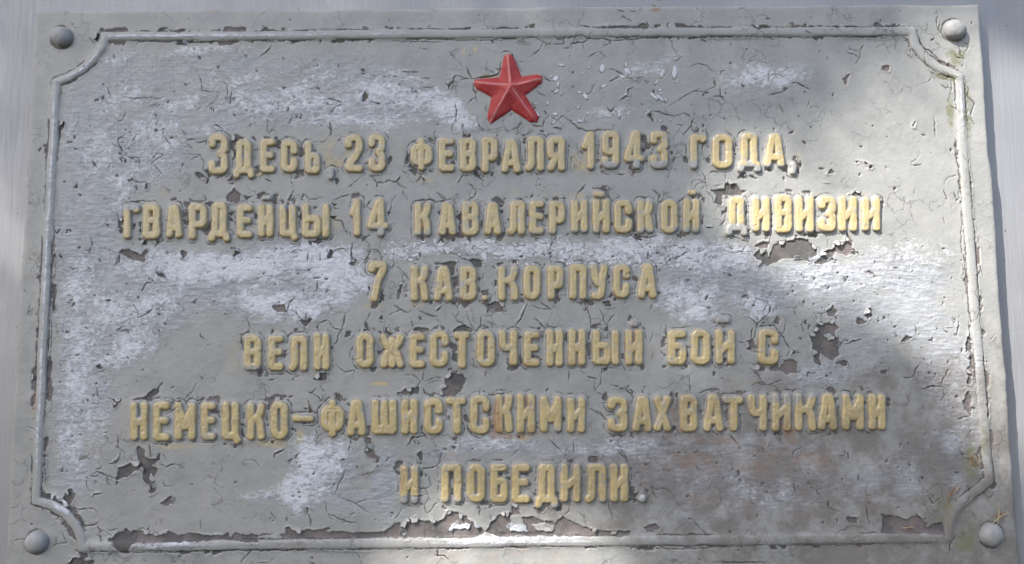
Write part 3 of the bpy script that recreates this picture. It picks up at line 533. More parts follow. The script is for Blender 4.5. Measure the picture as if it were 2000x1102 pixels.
grayl = blobs([(1190,332,30,14,1.),(1240,328,24,13,1.),(1290,328,24,13,1.),(1365,328,20,14,.9),(1462,334,30,11,1.),(1510,330,30,9,.8),(1550,328,14,18,1.3),(648,342,12,14,.8),(735,462,26,16,1.),(260,402,20,9,1.),(742,460,22,10,1.),
    (1260,458,16,10,.8),(1345,456,20,10,1.),(1440,452,26,14,.8),(1254,974,12,12,1.5),(1237,634,16,8,1.3),(1412,625,16,8,1.3),(522,388,16,7,1.1),(1130,458,40,7,.7),(830,460,40,6,.6),(1528,775,24,12,.6),(1340,452,24,8,.7),(1570,772,30,8,.6),(1420,778,30,6,.3),(1070,456,80,6,.35),
    (410,850,20,14,.35),(800,978,24,9,.9),(590,816,10,10,.2),(1080,990,26,8,.8),(890,978,30,6,.5),(492,720,30,9,.5),(1480,384,20,6,.5),(1620,455,90,5,.4)]) 
gold_l = np.clip(1.05 - grayl * (.6 + .9 * fbm(U, V, 12, 3, 45)), 0, 1)
gold_l = gold_l - .6 * sstep(-2.6, 2.2, Dl + 5 * (fbm(U, V, 14, 3, 46, .6) - .5)) - .55 * sstep(.6, .85, fbm(U, V, 17, 4, 47, .65))
on = 1 - sstep(.2, 3.2, Dl)
gold = np.minimum(gold, .85) * (1 - on) + gold_l * on

# brushed, wiped paint
an = np.radians(-12 + 30 * (fbm(U, V, 400, 2, 51) - .5))
left = sstep(-650, -800, U)
an = an * (1 - left) + left * math.radians(82)
br1 = fbm((U * np.cos(an) + V * np.sin(an)) / 7.0, (-U * np.sin(an) + V * np.cos(an)), 9, 4, 53)
scuff = blobs(SCUFF, warp=1.0); white = blobs(WHITE, warp=1.2)
white = white * (1 - .62 * sstep(420, 600, U) * sstep(-60, 0, V)) * (1 - .22 * sstep(0, -300, U) * sstep(-60, -200, V))
nearl = np.exp(-np.clip(Dl, 0, 60) / 9.0)
n7 = fbm(U * (1 + .0 * U), V * 1.25, 8, 3, 151, .75); n5 = fbm(U * .8 + V * .2, V * 1.5, 8, 3, 153, .7)
vein = 1 - 2 * np.abs(fbm(U, V, 26, 4, 155, .65) - .5) * 2.4
scuff = scuff * (1 - .6 * nearl) * (.5 + .95 * br1) 
white = white * (1 - .5 * nearl) * (.35 + 1.1 * fbm(U, V, 30, 4, 55)) + (n7 - .5) * .85 * np.clip(white + .35 * scuff, 0, 1) + .30 * np.clip(vein, 0, 1) ** 3 * np.clip(scuff * 1.3, 0, 1)
scuff = scuff + (n5 - .5) * .9 * np.clip(scuff, 0, 1)
rf_ = np.random.RandomState(77)
for k in range(210):                      # loose white chips of old primer between the second and third lines
    x_, y_ = rf_.uniform(745, 1400), rf_.uniform(470, 522)
    if rf_.rand() < .25: x_, y_ = rf_.uniform(1000, 1330), rf_.uniform(120, 240)
    u0, v0 = P(x_, y_); rr = .9 + rf_.exponential(1.2); an_ = rf_.uniform(0, 3.14); st_ = rf_.uniform(1, 3.4)
    w = win(u0 - 20, u0 + 20, v0 - 20, v0 + 20)
    du, dv = U[w] - u0, V[w] - v0
    q_ = rr - np.hypot((du * math.cos(an_) + dv * math.sin(an_)) / st_, -du * math.sin(an_) + dv * math.cos(an_)) + 2.2 * (n7[w] - .5) + 1.2 * jit2[w]
    on_ = (Dl[w] > 2)
    white[w] = np.where(on_, np.maximum(white[w], .95 * sstep(-.6, .6, q_)), white[w])
    crk[w] = np.where(on_ & (dv > 0), np.minimum(crk[w], np.abs(q_ + 1.0) - .1), crk[w])

pit = (PITN - .795 + .03 * np.clip(scuff, 0, 1)) * 22
peel = np.where(scuff > .35, np.maximum(peel, pit), peel)
# pale crest along parts of the moulding
crest = np.exp(-((Dm + MR) / 3.2) ** 2)
lm = blobs([(105,280,40,130,1.),(95,500,40,180,1.),(84,760,40,160,.9),(155,125,70,60,1.),(350,72,180,14,1.),(540,72,150,12,.7),(740,70,60,10,.7),(1872,200,30,70,.8),(110,985,30,30,.7),(1010,1056,180,10,.8),(340,1063,80,8,.9),(1866,1000,40,40,.7),(1925,870,20,60,.4)])
white = np.maximum(white, crest * lm * (.3 + 1.0 * fbm(U, V, 14, 3, 57)))
scuff = np.maximum(scuff, np.exp(-((Dm + MR) / 6) ** 2) * lm * .7)

dirt_and_shade = blobs([(1500,1030,420,22,.9),(1700,1010,200,40,.7),(1800,1020,90,50,.9),(1500,860,180,26,.5),(1650,890,120,40,.55),(1350,860,120,24,.45),(1300,1000,150,26,.5),(1560,930,160,30,.45),(1860,950,60,60,.8),(1200,860,120,20,.4),(1100,1055,900,7,.55),
    (1500,1064,450,8,.8),(500,10,250,5,.8),(300,14,120,4,.7),(1200,12,700,4,.35),(1780,790,40,40,.4),(1660,660,60,60,.35),(1750,870,100,60,.4),(960,815,120,60,.3),(1330,800,90,50,.35),(1000,900,200,30,.35),(1700,1080,300,24,.45),(420,900,100,60,.12),(290,920,24,30,.3),(1900,870,14,60,.6),(1370,990,160,30,.3),(370,58,60,5,.6),(640,58,50,4,.7),(1060,54,30,4,.6),(780,57,30,3,.5),(1700,52,180,3,.5),(1640,300,90,40,.12),(1400,50,200,3,.4)])
dirt_and_shade = np.maximum(dirt_and_shade, .72 * sstep(150, 330, V + .16 * U) * sstep(-250, 350, U) + .14 * sstep(200, 420, V))
dirt_and_shade = dirt_and_shade * (.0 + 1.75 * fbm(U, V, 40, 5, 63, .6))
dirt_and_shade = dirt_and_shade * (1 - .85 * blobs([(950,1092,300,44,1.0)]))  # dirt thinned here so the lower sun patch comes out brighter
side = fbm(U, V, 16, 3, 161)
dirt_and_shade = np.maximum(dirt_and_shade, np.exp(-np.abs(Dl - 1.0) / 2.4) * (.2 + 1.2 * (side - .3)))  # grime mixed with contact shade painted round the letter bases
dirt_and_shade = np.maximum(dirt_and_shade, np.exp(-np.clip(Dl, 0, 60) / 9) * sstep(.52, .75, fbm(U, V, 30, 4, 163)) * .5)
dirt_and_shade = np.maximum(dirt_and_shade, on * sstep(.58, .85, fbm(U, V, 13, 4, 165)) * .75)
dirt_and_shade = np.maximum(dirt_and_shade, np.exp(-np.abs(Dm - 1) / 3.0) * (.1 + .9 * m2) * .8)
dirt_and_shade = np.maximum(dirt_and_shade, np.exp(-np.abs(rim - 1.5) / 2.6) * (.2 + 1.1 * fbm(U, V, 14, 3, 167)))
edge = np.minimum(np.minimum(U - PL, PR_ - U), np.minimum(V - PT, PB - V))
moss = blobs([(1868,112,20,22,1.1),(1850,150,34,10,.9,15),(1855,215,9,50,1.),(1888,210,14,70,.9),(1895,260,10,60,.6),(1860,60,28,26,.35),(950,150,26,7,.95),(1035,150,20,5,.6),(980,165,60,50,.15),(1920,860,14,40,.7),(1900,900,20,50,.8),(1840,1000,26,40,.7),(1880,1060,34,34,.7),(1890,1030,20,20,.6),(1940,990,26,30,.5),
    (85,990,60,40,.12),(78,600,18,300,.25),(60,420,20,200,.18),(110,1060,60,30,.2),(716,184,8,12,.9),(1480,320,40,30,.15),(1630,420,16,34,.5),(1550,310,40,30,.35),(885,650,20,10,.4),(1690,440,16,30,.5)])
moss = moss * (.2 + 1.5 * fbm(U, V, 10, 4, 65, .7)) 
rust_and_sun = blobs([(970,820,9,40,1.2),(966,850,14,10,1.),(1000,852,30,7,.9),(1320,780,50,18,.55),(1330,850,110,14,.4),(1310,820,14,40,.5),(1544,850,12,36,.8,-25),(1560,900,60,20,.55),(1500,900,300,40,.5),(1400,960,260,40,.4),(1600,985,260,40,.4),(1590,905,40,16,.6),(785,930,8,36,.8),(70,700,10,130,.45),(68,780,8,60,.6),(60,530,16,80,.3),(1040,1000,120,18,.35),(1400,860,90,10,.5),
    (430,20,40,10,.5),(440,380,20,16,.3),(1120,900,120,16,.35),(1190,800,30,60,.3),(900,830,14,30,.3),(1030,785,12,16,.7),(1040,840,40,14,.5),(1300,1080,300,30,.25),(1000,1090,240,20,.35),(1340,910,120,18,.35),(1650,895,90,20,.3),(1280,20,14,5,1.)])
rust_and_sun = np.maximum(rust_and_sun, blobs([(950,1095,280,50,.42),(1050,1060,260,30,.3)]))  # warm sunlight of the lower patch, tinted in through the rust field
rust_and_sun = rust_and_sun * (.3 + 1.3 * fbm(U, V, 18, 4, 67))

# --- relief of the flat plate
slow = fbm(U, V, 120, 3, 81) - .5; mid = fbm(U, V, 24, 4, 83) - .5
pk = sstep(-.8, .8, peel)
H = 2.6 * slow + 1.0 * mid + .3 * jit2
H += (scuff + white) * (.5 * (fbm(U, V, 6, 3, 85) - .5) + .8 * (br1 - .5))
H += np.clip(white, 0, 1.2) * .7 + .6 * (n7 - .5) * np.clip(scuff + white, 0, 1.2)
H -= pk * (1.9 + .5 * m1)
H += 1.6 * np.exp(-((peel_big + 1.7) / 1.5) ** 2) * (peel_big < .5) * sstep(.35, .75, fbm(U, V, 20, 2, 87))
H -= 1.9 * sstep(.8, -.6, crk) * (1 - pk)
H += lift * (1 - pk)
H += 1.6 * np.exp(-np.clip(Dl, 0, 60) / 3.0) + 2.2 * np.exp(-np.clip(Dm, 0, 60) / 4.0)
ew = edge + 3.0 * (fbm(U, V, 50, 3, 89) - .5)
H -= 13.0 * np.exp(-np.clip(ew, 0, 99) / 2.2) 
T = 36.0

F1 = np.stack([peel, crk, scuff, gold], -1).astype(np.float32)
F2 = np.stack([dirt_and_shade, moss, rust_and_sun, white], -1).astype(np.float32)
FH = (H - 1.9 * 0).astype(np.float32)

def sample(F, u, v):
    x = np.clip((u - ua[0]) / g, 0, NU - 1.001); y = np.clip((v - va[0]) / g, 0, NV - 1.001)
    i = x.astype(int); j = y.astype(int); fx = x - i; fy = y - j
    if F.ndim == 3: fx = fx[:, None]; fy = fy[:, None]
    return (F[j, i] * (1 - fx) + F[j, i + 1] * fx) * (1 - fy) + (F[j + 1, i] * (1 - fx) + F[j + 1, i + 1] * fx) * fy

# ------------------------------------------------------------------ node helper and materials
class NT:
    def __init__(self, name):
        self.m = bpy.data.materials.new(name); self.m.use_nodes = True
        self.t = self.m.node_tree
        for n in list(self.t.nodes): self.t.nodes.remove(n)
        self.out = self.t.nodes.new("ShaderNodeOutputMaterial")
        self.b = self.t.nodes.new("ShaderNodeBsdfPrincipled")
        self.t.links.new(self.b.outputs[0], self.out.inputs[0])
        self.co = self.t.nodes.new("ShaderNodeTexCoord").outputs["Object"]
    def put(self, sock, v):
        if isinstance(v, (int, float)): sock.default_value = v
        elif isinstance(v, tuple): sock.default_value = v if len(v) == len(sock.default_value) else v + (1,)
        else: self.t.links.new(v, sock)
    def math(self, op, a, b=0.0, c=0.0, clamp=False):
        n = self.t.nodes.new("ShaderNodeMath"); n.operation = op; n.use_clamp = clamp
        for k, v in enumerate((a, b, c)): self.put(n.inputs[k], v)
        return n.outputs[0]
    def ramp(self, x, a, b, lo=0.0, hi=1.0):
        n = self.t.nodes.new("ShaderNodeMapRange"); n.interpolation_type = 'SMOOTHSTEP'
        self.put(n.inputs["Value"], x)
        n.inputs["From Min"].default_value = a; n.inputs["From Max"].default_value = b
        n.inputs["To Min"].default_value = lo; n.inputs["To Max"].default_value = hi
        return n.outputs[0]
    def mix(self, f, a, b):
        n = self.t.nodes.new("ShaderNodeMix"); n.data_type = 'RGBA'
        self.put(n.inputs[0], f); self.put(n.inputs[6], a); self.put(n.inputs[7], b)
        return n.outputs[2]
    def fmix(self, f, a, b):
        n = self.t.nodes.new("ShaderNodeMix"); n.data_type = 'FLOAT'
        self.put(n.inputs[0], f); self.put(n.inputs[2], a); self.put(n.inputs[3], b)
        return n.outputs[0]
    def noise(self, scale, detail=4, rough=.55, stretch=None, rotz=0.0, dist=0.0):
        co = self.co
        if stretch:
            mp = self.t.nodes.new("ShaderNodeMapping"); mp.inputs["Scale"].default_value = stretch
            mp.inputs["Rotation"].default_value = (0, rotz, 0)
            self.t.links.new(co, mp.inputs[0]); co = mp.outputs[0]
        n = self.t.nodes.new("ShaderNodeTexNoise"); n.inputs["Scale"].default_value = scale
        n.inputs["Detail"].default_value = detail; n.inputs["Roughness"].default_value = rough
        n.inputs["Distortion"].default_value = dist
        self.t.links.new(co, n.inputs["Vector"])
        return n.outputs[0]
    def attr(self, name):
        n = self.t.nodes.new("ShaderNodeAttribute"); n.attribute_name = name
        s = self.t.nodes.new("ShaderNodeSeparateColor"); self.t.links.new(n.outputs["Color"], s.inputs[0])
        return s.outputs[0], s.outputs[1], s.outputs[2], n.outputs["Alpha"]
    def bump(self, h, dist, strength=1.0, prev=None):
        n = self.t.nodes.new("ShaderNodeBump"); n.inputs["Distance"].default_value = dist
        n.inputs["Strength"].default_value = strength
        self.put(n.inputs["Height"], h)
        if prev is not None: self.t.links.new(prev, n.inputs["Normal"])
        return n.outputs[0]

def weathered(name, paint, paint2, use_gold=True, is_letter=False, gloss=.36, primer=(.092, .088, .084)):
    t = NT(name)
    pe, cr, sc, go = t.attr("wear"); di, mo, ru, wh = t.attr("stain_and_light")
    fine = t.noise(1000, 3, .65); med = t.noise(300, 5, .65); big = t.noise(30, 4, .6)
    grit = t.noise(430, 5, .72, (.55, 1, 1), math.radians(14), .8)
    stre = t.noise(430, 5, .65, (.2, 1, 1), math.radians(8), .3)
    col = t.mix(t.ramp(big, .3, .7), paint, paint2)
    col = t.mix(t.ramp(fine, .62, .78, 0, .35), col, (.16, .165, .17))
    col = t.mix(t.ramp(t.noise(95, 5, .65), .5, .78, 0, .38), col, (.20, .205, .18))
    rough = gloss
    if use_gold:
        gf = t.ramp(t.math('ADD', go, t.math('MULTIPLY', t.math('SUBTRACT', med, .5), .5)), .3, .95)
        gcol = t.mix(t.ramp(t.noise(160, 4, .6), .35, .65), (.52, .40, .175), (.46, .375, .20))
        gcol = t.mix(t.ramp(fine, .6, .72, 0, .45), gcol, (.24, .18, .09))
        gcol = t.mix(t.ramp(t.noise(120, 5, .7), .52, .75, 0, .55), gcol, (.36, .255, .105))
        col = t.mix(t.ramp(t.noise(210, 5, .65), .52, .76, 0, .6), col, (.36, .345, .30))
        col = t.mix(t.math('MULTIPLY', gf, .93), col, gcol)
    # wiped, chalky paint
    sf = t.ramp(t.math('ADD', sc, t.math('MULTIPLY', t.math('SUBTRACT', stre, .5), .8)), .1, 1.0)
    col = t.mix(t.math('MULTIPLY', sf, .78), col, t.mix(t.ramp(stre, .36, .66), (.255, .275, .31), (.44, .455, .49)))
    wf = t.ramp(t.math('ADD', wh, t.math('MULTIPLY', t.math('SUBTRACT', grit, .5), 2.0)), .22, .88)
    wf = t.math('MULTIPLY', wf, t.ramp(wh, .05, .35))
    col = t.mix(t.math('MULTIPLY', wf, .95), col, (.60, .615, .655))
    # stains, with shade round the letters and a warm sun tint painted in
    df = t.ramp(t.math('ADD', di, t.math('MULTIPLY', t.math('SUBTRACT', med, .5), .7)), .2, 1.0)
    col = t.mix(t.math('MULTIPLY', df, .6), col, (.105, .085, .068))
    rf = t.ramp(t.math('ADD', ru, t.math('MULTIPLY', t.math('SUBTRACT', med, .5), .5)), .25, 1.1)
    col = t.mix(t.math('MULTIPLY', rf, .6), col, (.30, .15, .075))
    mf = t.ramp(t.math('ADD', mo, t.math('MULTIPLY', t.math('SUBTRACT', grit, .5), 1.2)), .45, 1.0)
    col = t.mix(t.math('MULTIPLY', mf, .75), col, (.17, .175, .085))
    # bare primer where the paint has fallen off
    pf = t.ramp(t.math('ADD', pe, t.math('MULTIPLY', t.math('SUBTRACT', fine, .5), 1.6)), -.5, .5)
    pcol = t.mix(t.ramp(big, .42, .6), primer, (.17, .145, .138))
    pcol = t.mix(t.ramp(med, .52, .78, 0, .6), pcol, (.24, .235, .235))
    col = t.mix(pf, col, pcol)
    vo = t.t.nodes.new("ShaderNodeTexVoronoi"); vo.feature = 'DISTANCE_TO_EDGE'; vo.inputs["Scale"].default_value = 75
    wc = t.t.nodes.new("ShaderNodeVectorMath"); wc.operation = 'MULTIPLY_ADD'
    nz = t.t.nodes.new("ShaderNodeTexNoise"); nz.inputs["Scale"].default_value = 130; nz.inputs["Detail"].default_value = 4
    t.t.links.new(t.co, nz.inputs["Vector"])
    t.t.links.new(nz.outputs["Color"], wc.inputs[0]); wc.inputs[1].default_value = (.012, .012, .012); t.t.links.new(t.co, wc.inputs[2])
    t.t.links.new(wc.outputs[0], vo.inputs["Vector"])
    msk = t.ramp(t.noise(26, 5, .65), .49, .64)
    hair = t.math('MULTIPLY', t.ramp(vo.outputs["Distance"], .045, .012), msk)
    hair = t.math('MULTIPLY', hair, t.math('SUBTRACT', 1.0, t.math('MULTIPLY', sf, .6)))
    cf = t.ramp(t.math('ADD', cr, t.math('MULTIPLY', t.math('SUBTRACT', fine, .5), .7)), .75, -.25)
    cf = t.math('MAXIMUM', cf, t.math('MULTIPLY', hair, .7 if not is_letter else .0))
    col = t.mix(t.math('MULTIPLY', cf, .8), col, (.055, .05, .047))
    t.put(t.b.inputs["Base Color"], col)
    r = t.fmix(sf, rough, .43)
    r = t.fmix(pf, r, .75); r = t.fmix(df, r, .8)
    r = t.math('ADD', r, t.math('MULTIPLY', t.math('SUBTRACT', med, .5), .18))
    t.put(t.b.inputs["Roughness"], r)
    t.b.inputs["Specular IOR Level"].default_value = .5
    n1 = t.bump(t.math('MULTIPLY', stre, t.math('ADD', t.math('MULTIPLY', sf, .9), .12)), .0011, .34)
    n2 = t.bump(t.math('MULTIPLY', grit, t.math('ADD', wf, .15)), .0010, .4, n1)
    n3 = t.bump(t.math('ADD', t.math('MULTIPLY', fine, .5), med), .0005, .35, n2)
    t.put(t.b.inputs["Normal"], n3)
    return t

GREY, GREY2 = (.282, .286, .276), (.345, .342, .326)
mt_plate = weathered("weathered_grey_paint", GREY, GREY2).m
gl = weathered("gilded_letter_paint", GREY, GREY2, is_letter=True, gloss=.28)
mt_letter = gl.m
gl.b.inputs['Coat Weight'].default_value = .45
gl.b.inputs['Coat Roughness'].default_value = .16
mt_ridge = weathered("ridge_paint", (.30, .305, .295), (.34, .34, .33)).m

def red_paint():
    t = NT("red_star_paint")
    pe, cr, sc, go = t.attr("wear")
    med = t.noise(300, 4, .6); fine = t.noise(1500, 3, .6); big = t.noise(90, 3, .5)
    col = t.mix(t.ramp(big, .35, .65), (.35, .026, .028), (.42, .048, .045))
    col = t.mix(t.ramp(med, .55, .8, 0, .4), col, (.48, .12, .11))
    col = t.mix(t.ramp(go, .55, 1.0, 0, .55), col, (.62, .30, .28))
    col = t.mix(t.ramp(fine, .6, .76, 0, .6), col, (.15, .03, .03))
    col = t.mix(t.ramp(t.noise(150, 5, .7), .6, .8, 0, .55), col, (.16, .06, .05))
    t.put(t.b.inputs["Base Color"], col)
    t.b.inputs["Roughness"].default_value = .62
    t.put(t.b.inputs["Normal"], t.bump(t.math('ADD', med, t.math('MULTIPLY', fine, .4)), .0009, .6))
    return t.m
mt_star = red_paint()

def rivet_paint(name, a, b):
    t = NT(name)
    med = t.noise(260, 4, .6); fine = t.noise(1500, 3, .6)
    col = t.mix(t.ramp(med, .35, .7), a, b)
    col = t.mix(t.ramp(fine, .64, .75, 0, .5), col, (.15, .15, .14))
    col = t.mix(t.ramp(t.noise(130, 5, .7), .52, .74, 0, .45), col, (.17, .165, .14))
    t.put(t.b.inputs["Base Color"], col)
    t.b.inputs["Roughness"].default_value = .62
    t.put(t.b.inputs["Normal"], t.bump(t.math('ADD', med, t.math('MULTIPLY', fine, .3)), .0007, .45))
    return t.m
mt_rivet = rivet_paint("rivet_paint", (.30, .305, .298), (.345, .345, .335))
mt_rivet2 = rivet_paint("rivet_pale_paint", (.255, .26, .255), (.31, .315, .315))

def wall_paint():
    t = NT("silver_wall_paint")
    st = t.noise(260, 5, .6, (1, 1, .05)); st2 = t.noise(900, 4, .6, (1, 1, .04)); hz = t.noise(700, 3, .6, (.05, 1, 1))
    big = t.noise(7, 3, .5); fine = t.noise(1500, 3, .6); sp = t.noise(190, 2, .5)
    col = t.mix(t.ramp(big, .35, .65), (.27, .273, .288), (.325, .325, .335))
    col = t.mix(t.ramp(st, .5, .8, 0, .35), col, (.38, .38, .40))
    col = t.mix(t.ramp(sp, .74, .77, 0, .8), col, (.08, .075, .07))
    t.put(t.b.inputs["Base Color"], col)
    t.b.inputs["Metallic"].default_value = .25
    t.put(t.b.inputs["Roughness"], t.ramp(st2, .3, .7, .34, .52))
    h = t.math('ADD', t.math('ADD', st, t.math('MULTIPLY', st2, .5)), t.math('MULTIPLY', hz, .25))
    t.put(t.b.inputs["Normal"], t.bump(h, .0009, .42))
    return t.m
mt_wall = wall_paint()

def simple(name, a, b, rough=.7, scale=60):
    t = NT(name)
    t.put(t.b.inputs["Base Color"], t.mix(t.ramp(t.noise(scale, 4, .6), .35, .65), a, b))
    t.b.inputs["Roughness"].default_value = rough
    return t.m
mt_needle = simple("dry_needle", (.22, .12, .07), (.32, .20, .12), .6, 500)
mt_straw = simple("straw_needle", (.42, .34, .2), (.52, .45, .3), .6, 500)
mt_bark = simple("bark", (.09, .06, .04), (.17, .12, .08), .9, 30)
mt_leaf = simple("leaf", (.035, .075, .02), (.06, .11, .03), .6, 8)

# ------------------------------------------------------------------ mesh helpers
def mesh_obj(name, verts, faces, mat, parent=None, attrs=None, smooth=True):
    me = bpy.data.meshes.new(name)
    verts = np.asarray(verts, np.float32); faces = np.asarray(faces, np.int32)
    nv, nf, k = len(verts), len(faces), faces.shape[1]
    me.vertices.add(nv); me.vertices.foreach_set("co", verts.ravel())
    me.loops.add(nf * k); me.loops.foreach_set("vertex_index", faces.ravel())
    me.polygons.add(nf); me.polygons.foreach_set("loop_start", np.arange(0, nf * k, k, dtype=np.int32))
    me.polygons.foreach_set("loop_total", np.full(nf, k, np.int32))
    me.polygons.foreach_set("use_smooth", np.full(nf, smooth, bool))
    me.update(calc_edges=True)
    if attrs:
        for an_, arr in attrs.items():
            a = me.attributes.new(an_, 'FLOAT_COLOR', 'POINT')
            a.data.foreach_set("color", arr.astype(np.float32).ravel())
    me.materials.append(mat)
    o = bpy.data.objects.new(name, me); C.objects.link(o)
    if parent is not None: o.parent = parent
    return o

def wavy(u, v):
    e = np.minimum(np.minimum(u - PL, PR_ - u), np.minimum(v - PT, PB - v))
    k = np.exp(-np.clip(e, 0, 500) / 14.0)
    return u + k * 7.0 * (fbm(u * 0, v, 90, 4, 181, .6) - .5), v + k * 7.0 * (fbm(u, v * 0, 110, 4, 183, .6) - .5)

def place(u, v, h, ref=(0, 0)):
    """plaque-local coordinates relative to the origin ref"""
    return np.stack([(u - ref[0]) * S, -h * S, -(v - ref[1]) * S], -1)

def grid_faces(mask):
    """quads of a grid where all four vertices are kept; returns index map and faces"""
    idx = -np.ones(mask.shape, np.int64)
    q = mask[:-1, :-1] & mask[1:, :-1] & mask[:-1, 1:] & mask[1:, 1:]
    use = np.zeros(mask.shape, bool)
    use[:-1, :-1] |= q; use[1:, :-1] |= q; use[:-1, 1:] |= q; use[1:, 1:] |= q
    idx[use] = np.arange(use.sum())
    j, i = np.nonzero(q)
    f = np.stack([idx[j, i], idx[j + 1, i], idx[j + 1, i + 1], idx[j, i + 1]], -1)
    return use, f

# ------------------------------------------------------------------ the plaque
plaque = bpy.data.objects.new("memorial_plaque", None)
C.objects.link(plaque)
plaque.location = (0, 0, ZC)
plaque['label'] = "weathered grey cast memorial plaque with red star and raised gold Cyrillic inscription on the wall"
plaque['category'] = "plaque"

inside = (edge > -.8)
use, fc = grid_faces(inside)
js, is_ = np.nonzero(use)
uu, vv, hh = U[use], V[use], FH[use]
pos = place(*wavy(uu, vv), hh)
# skirt down to the wall
idx = -np.ones(use.shape, np.int64); idx[use] = np.arange(use.sum())
j0, j1, i0, i1 = js.min(), js.max(), is_.min(), is_.max()
ring = [idx[j0, i] for i in range(i0, i1)] + [idx[j, i1] for j in range(j0, j1)] + [idx[j1, i] for i in range(i1, i0, -1)] + [idx[j, i0] for j in range(j1, j0, -1)]
ring = np.array(ring)
n0 = len(pos)
sk = pos[ring].copy(); sk[:, 1] = T * S + .0002
pos = np.concatenate([pos, sk])
nr = len(ring); a = np.arange(nr); b = (a + 1) % nr
fc = np.concatenate([fc, np.stack([ring[a], ring[b], n0 + b, n0 + a], -1)])
A1 = np.concatenate([F1[use], F1[use][ring]]); A2 = np.concatenate([F2[use], F2[use][ring]])
mesh_obj("plate", pos, fc, mt_plate, plaque, {"wear": A1, "stain_and_light": A2})

def relief(name, mat, gs, bb, hfun, thr=-.6, label=None, base=-.9, mod=None):
    au = np.arange(bb[0], bb[1], gs); av = np.arange(bb[2], bb[3], gs)
    UU, VV = np.meshgrid(au, av)
    h = hfun(UU, VV)
    keep = h > thr
    use, f = grid_faces(keep)
    u, v = UU[use], VV[use]
    hs = sample(FH, u, v)
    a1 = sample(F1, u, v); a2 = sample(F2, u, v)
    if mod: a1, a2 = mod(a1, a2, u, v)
    hh = h[use] + hs * .55 + base * (h[use] < .5) * 0
    ref = ((bb[0] + bb[1]) / 2, (bb[2] + bb[3]) / 2)
    o = mesh_obj(name, place(u, v, hh, ref), f, mat, plaque, {"wear": a1, "stain_and_light": a2})
    o.location = (ref[0] * S, 0, -ref[1] * S)
    if label: o['label'] = label
    return o

# letters
LH = 6.2
ORD = ["first", "second", "third", "fourth", "fifth", "sixth"]
def letter_h(segs, LH=LH):
    def f(U_, V_):
        D = glyph_dist(U_, V_, segs)          # <0 inside
        x = np.clip(1 - (D - 1.5) / -(RAD + 1.2) , -9, 9)   # 1 at the edge, 0 on the axis
        t = np.clip(1 - x, -1, 1)             # 0 edge .. 1 axis
        h = LH * np.where(t > 0, 1 - (1 - np.clip(t, 0, 1)) ** 5.2, 0)
        h = h - np.clip(D - 1.5, 0, 9) * .9 - .5
        h += np.where(t > 0, 1.0, 0) * (.7 * (fbm(U_, V_, 18, 3, 91) - .5) + .6 * (fbm(U_, V_, 5, 2, 93) - .5)) * np.clip(t * 3, 0, 1)
        # thick runs of old gilding down the left flanks
        h += .9 * (fbm(U_ * 3.2, V_, 13, 3, 95) - .5) * np.clip(t * 3, 0, 1)
        return h
    return f
def letter_mod(a1, a2, u, v):
    a1[:, 0] = np.minimum(a1[:, 0], -1.0 + (a1[:, 0] - 2) * .5)
    a1[:, 1] = a1[:, 1] + .35
    D = sample(Dl.astype(np.float32), u, v)
    rimn = sstep(-4.2, -1.5, D) * sstep(.42, .62, fbm(u, v, 9, 3, 111, .6))
    a2[:, 2] = np.maximum(a2[:, 2], rimn * .5 + .35 * sstep(.55, .8, fbm(u, v, 24, 3, 113)))
    a2[:, 0] = np.maximum(a2[:, 0] * .8, sstep(-2.0, .8, D) * (.0 + .95 * fbm(u, v, 9, 3, 115)))  # grime plus painted contact shade towards the letter edges
    a1[:, 2] *= .25; a2[:, 3] *= .35; a2[:, 0] *= .85
    return a1, a2
def dot_mod(a1, a2, u, v):
    a1, a2 = letter_mod(a1, a2, u, v)
    a1[:, 1] = 9; a1[:, 3] = 0; a2[:, 0] = 0; a2[:, 3] = .5
    return a1, a2
NAMES = {',': 'comma', '.': 'full_stop', '-': 'hyphen', '1': 'digit', '2': 'digit', '9': 'digit', '4': 'digit', '7': 'digit'}
for ch, li, k, segs, r, bb in glyphs:
    nm = NAMES.get(ch, 'letter')
    if li == 0 and k in (7, 18): nm = 'digit'
    sym = '3' if nm == 'digit' and ch == 'З' else ch
    word = {'comma': 'raised comma', 'full_stop': 'small round full stop', 'hyphen': 'raised gold hyphen'}.get(nm, 'raised gold %s "%s"' % (nm, sym))
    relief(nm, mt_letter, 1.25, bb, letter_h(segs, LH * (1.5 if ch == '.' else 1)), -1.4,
           "%s, character %d of the %s line" % (word, k + 1, ORD[li]), mod=dot_mod if (ch == '.' and li == 5) else letter_mod)

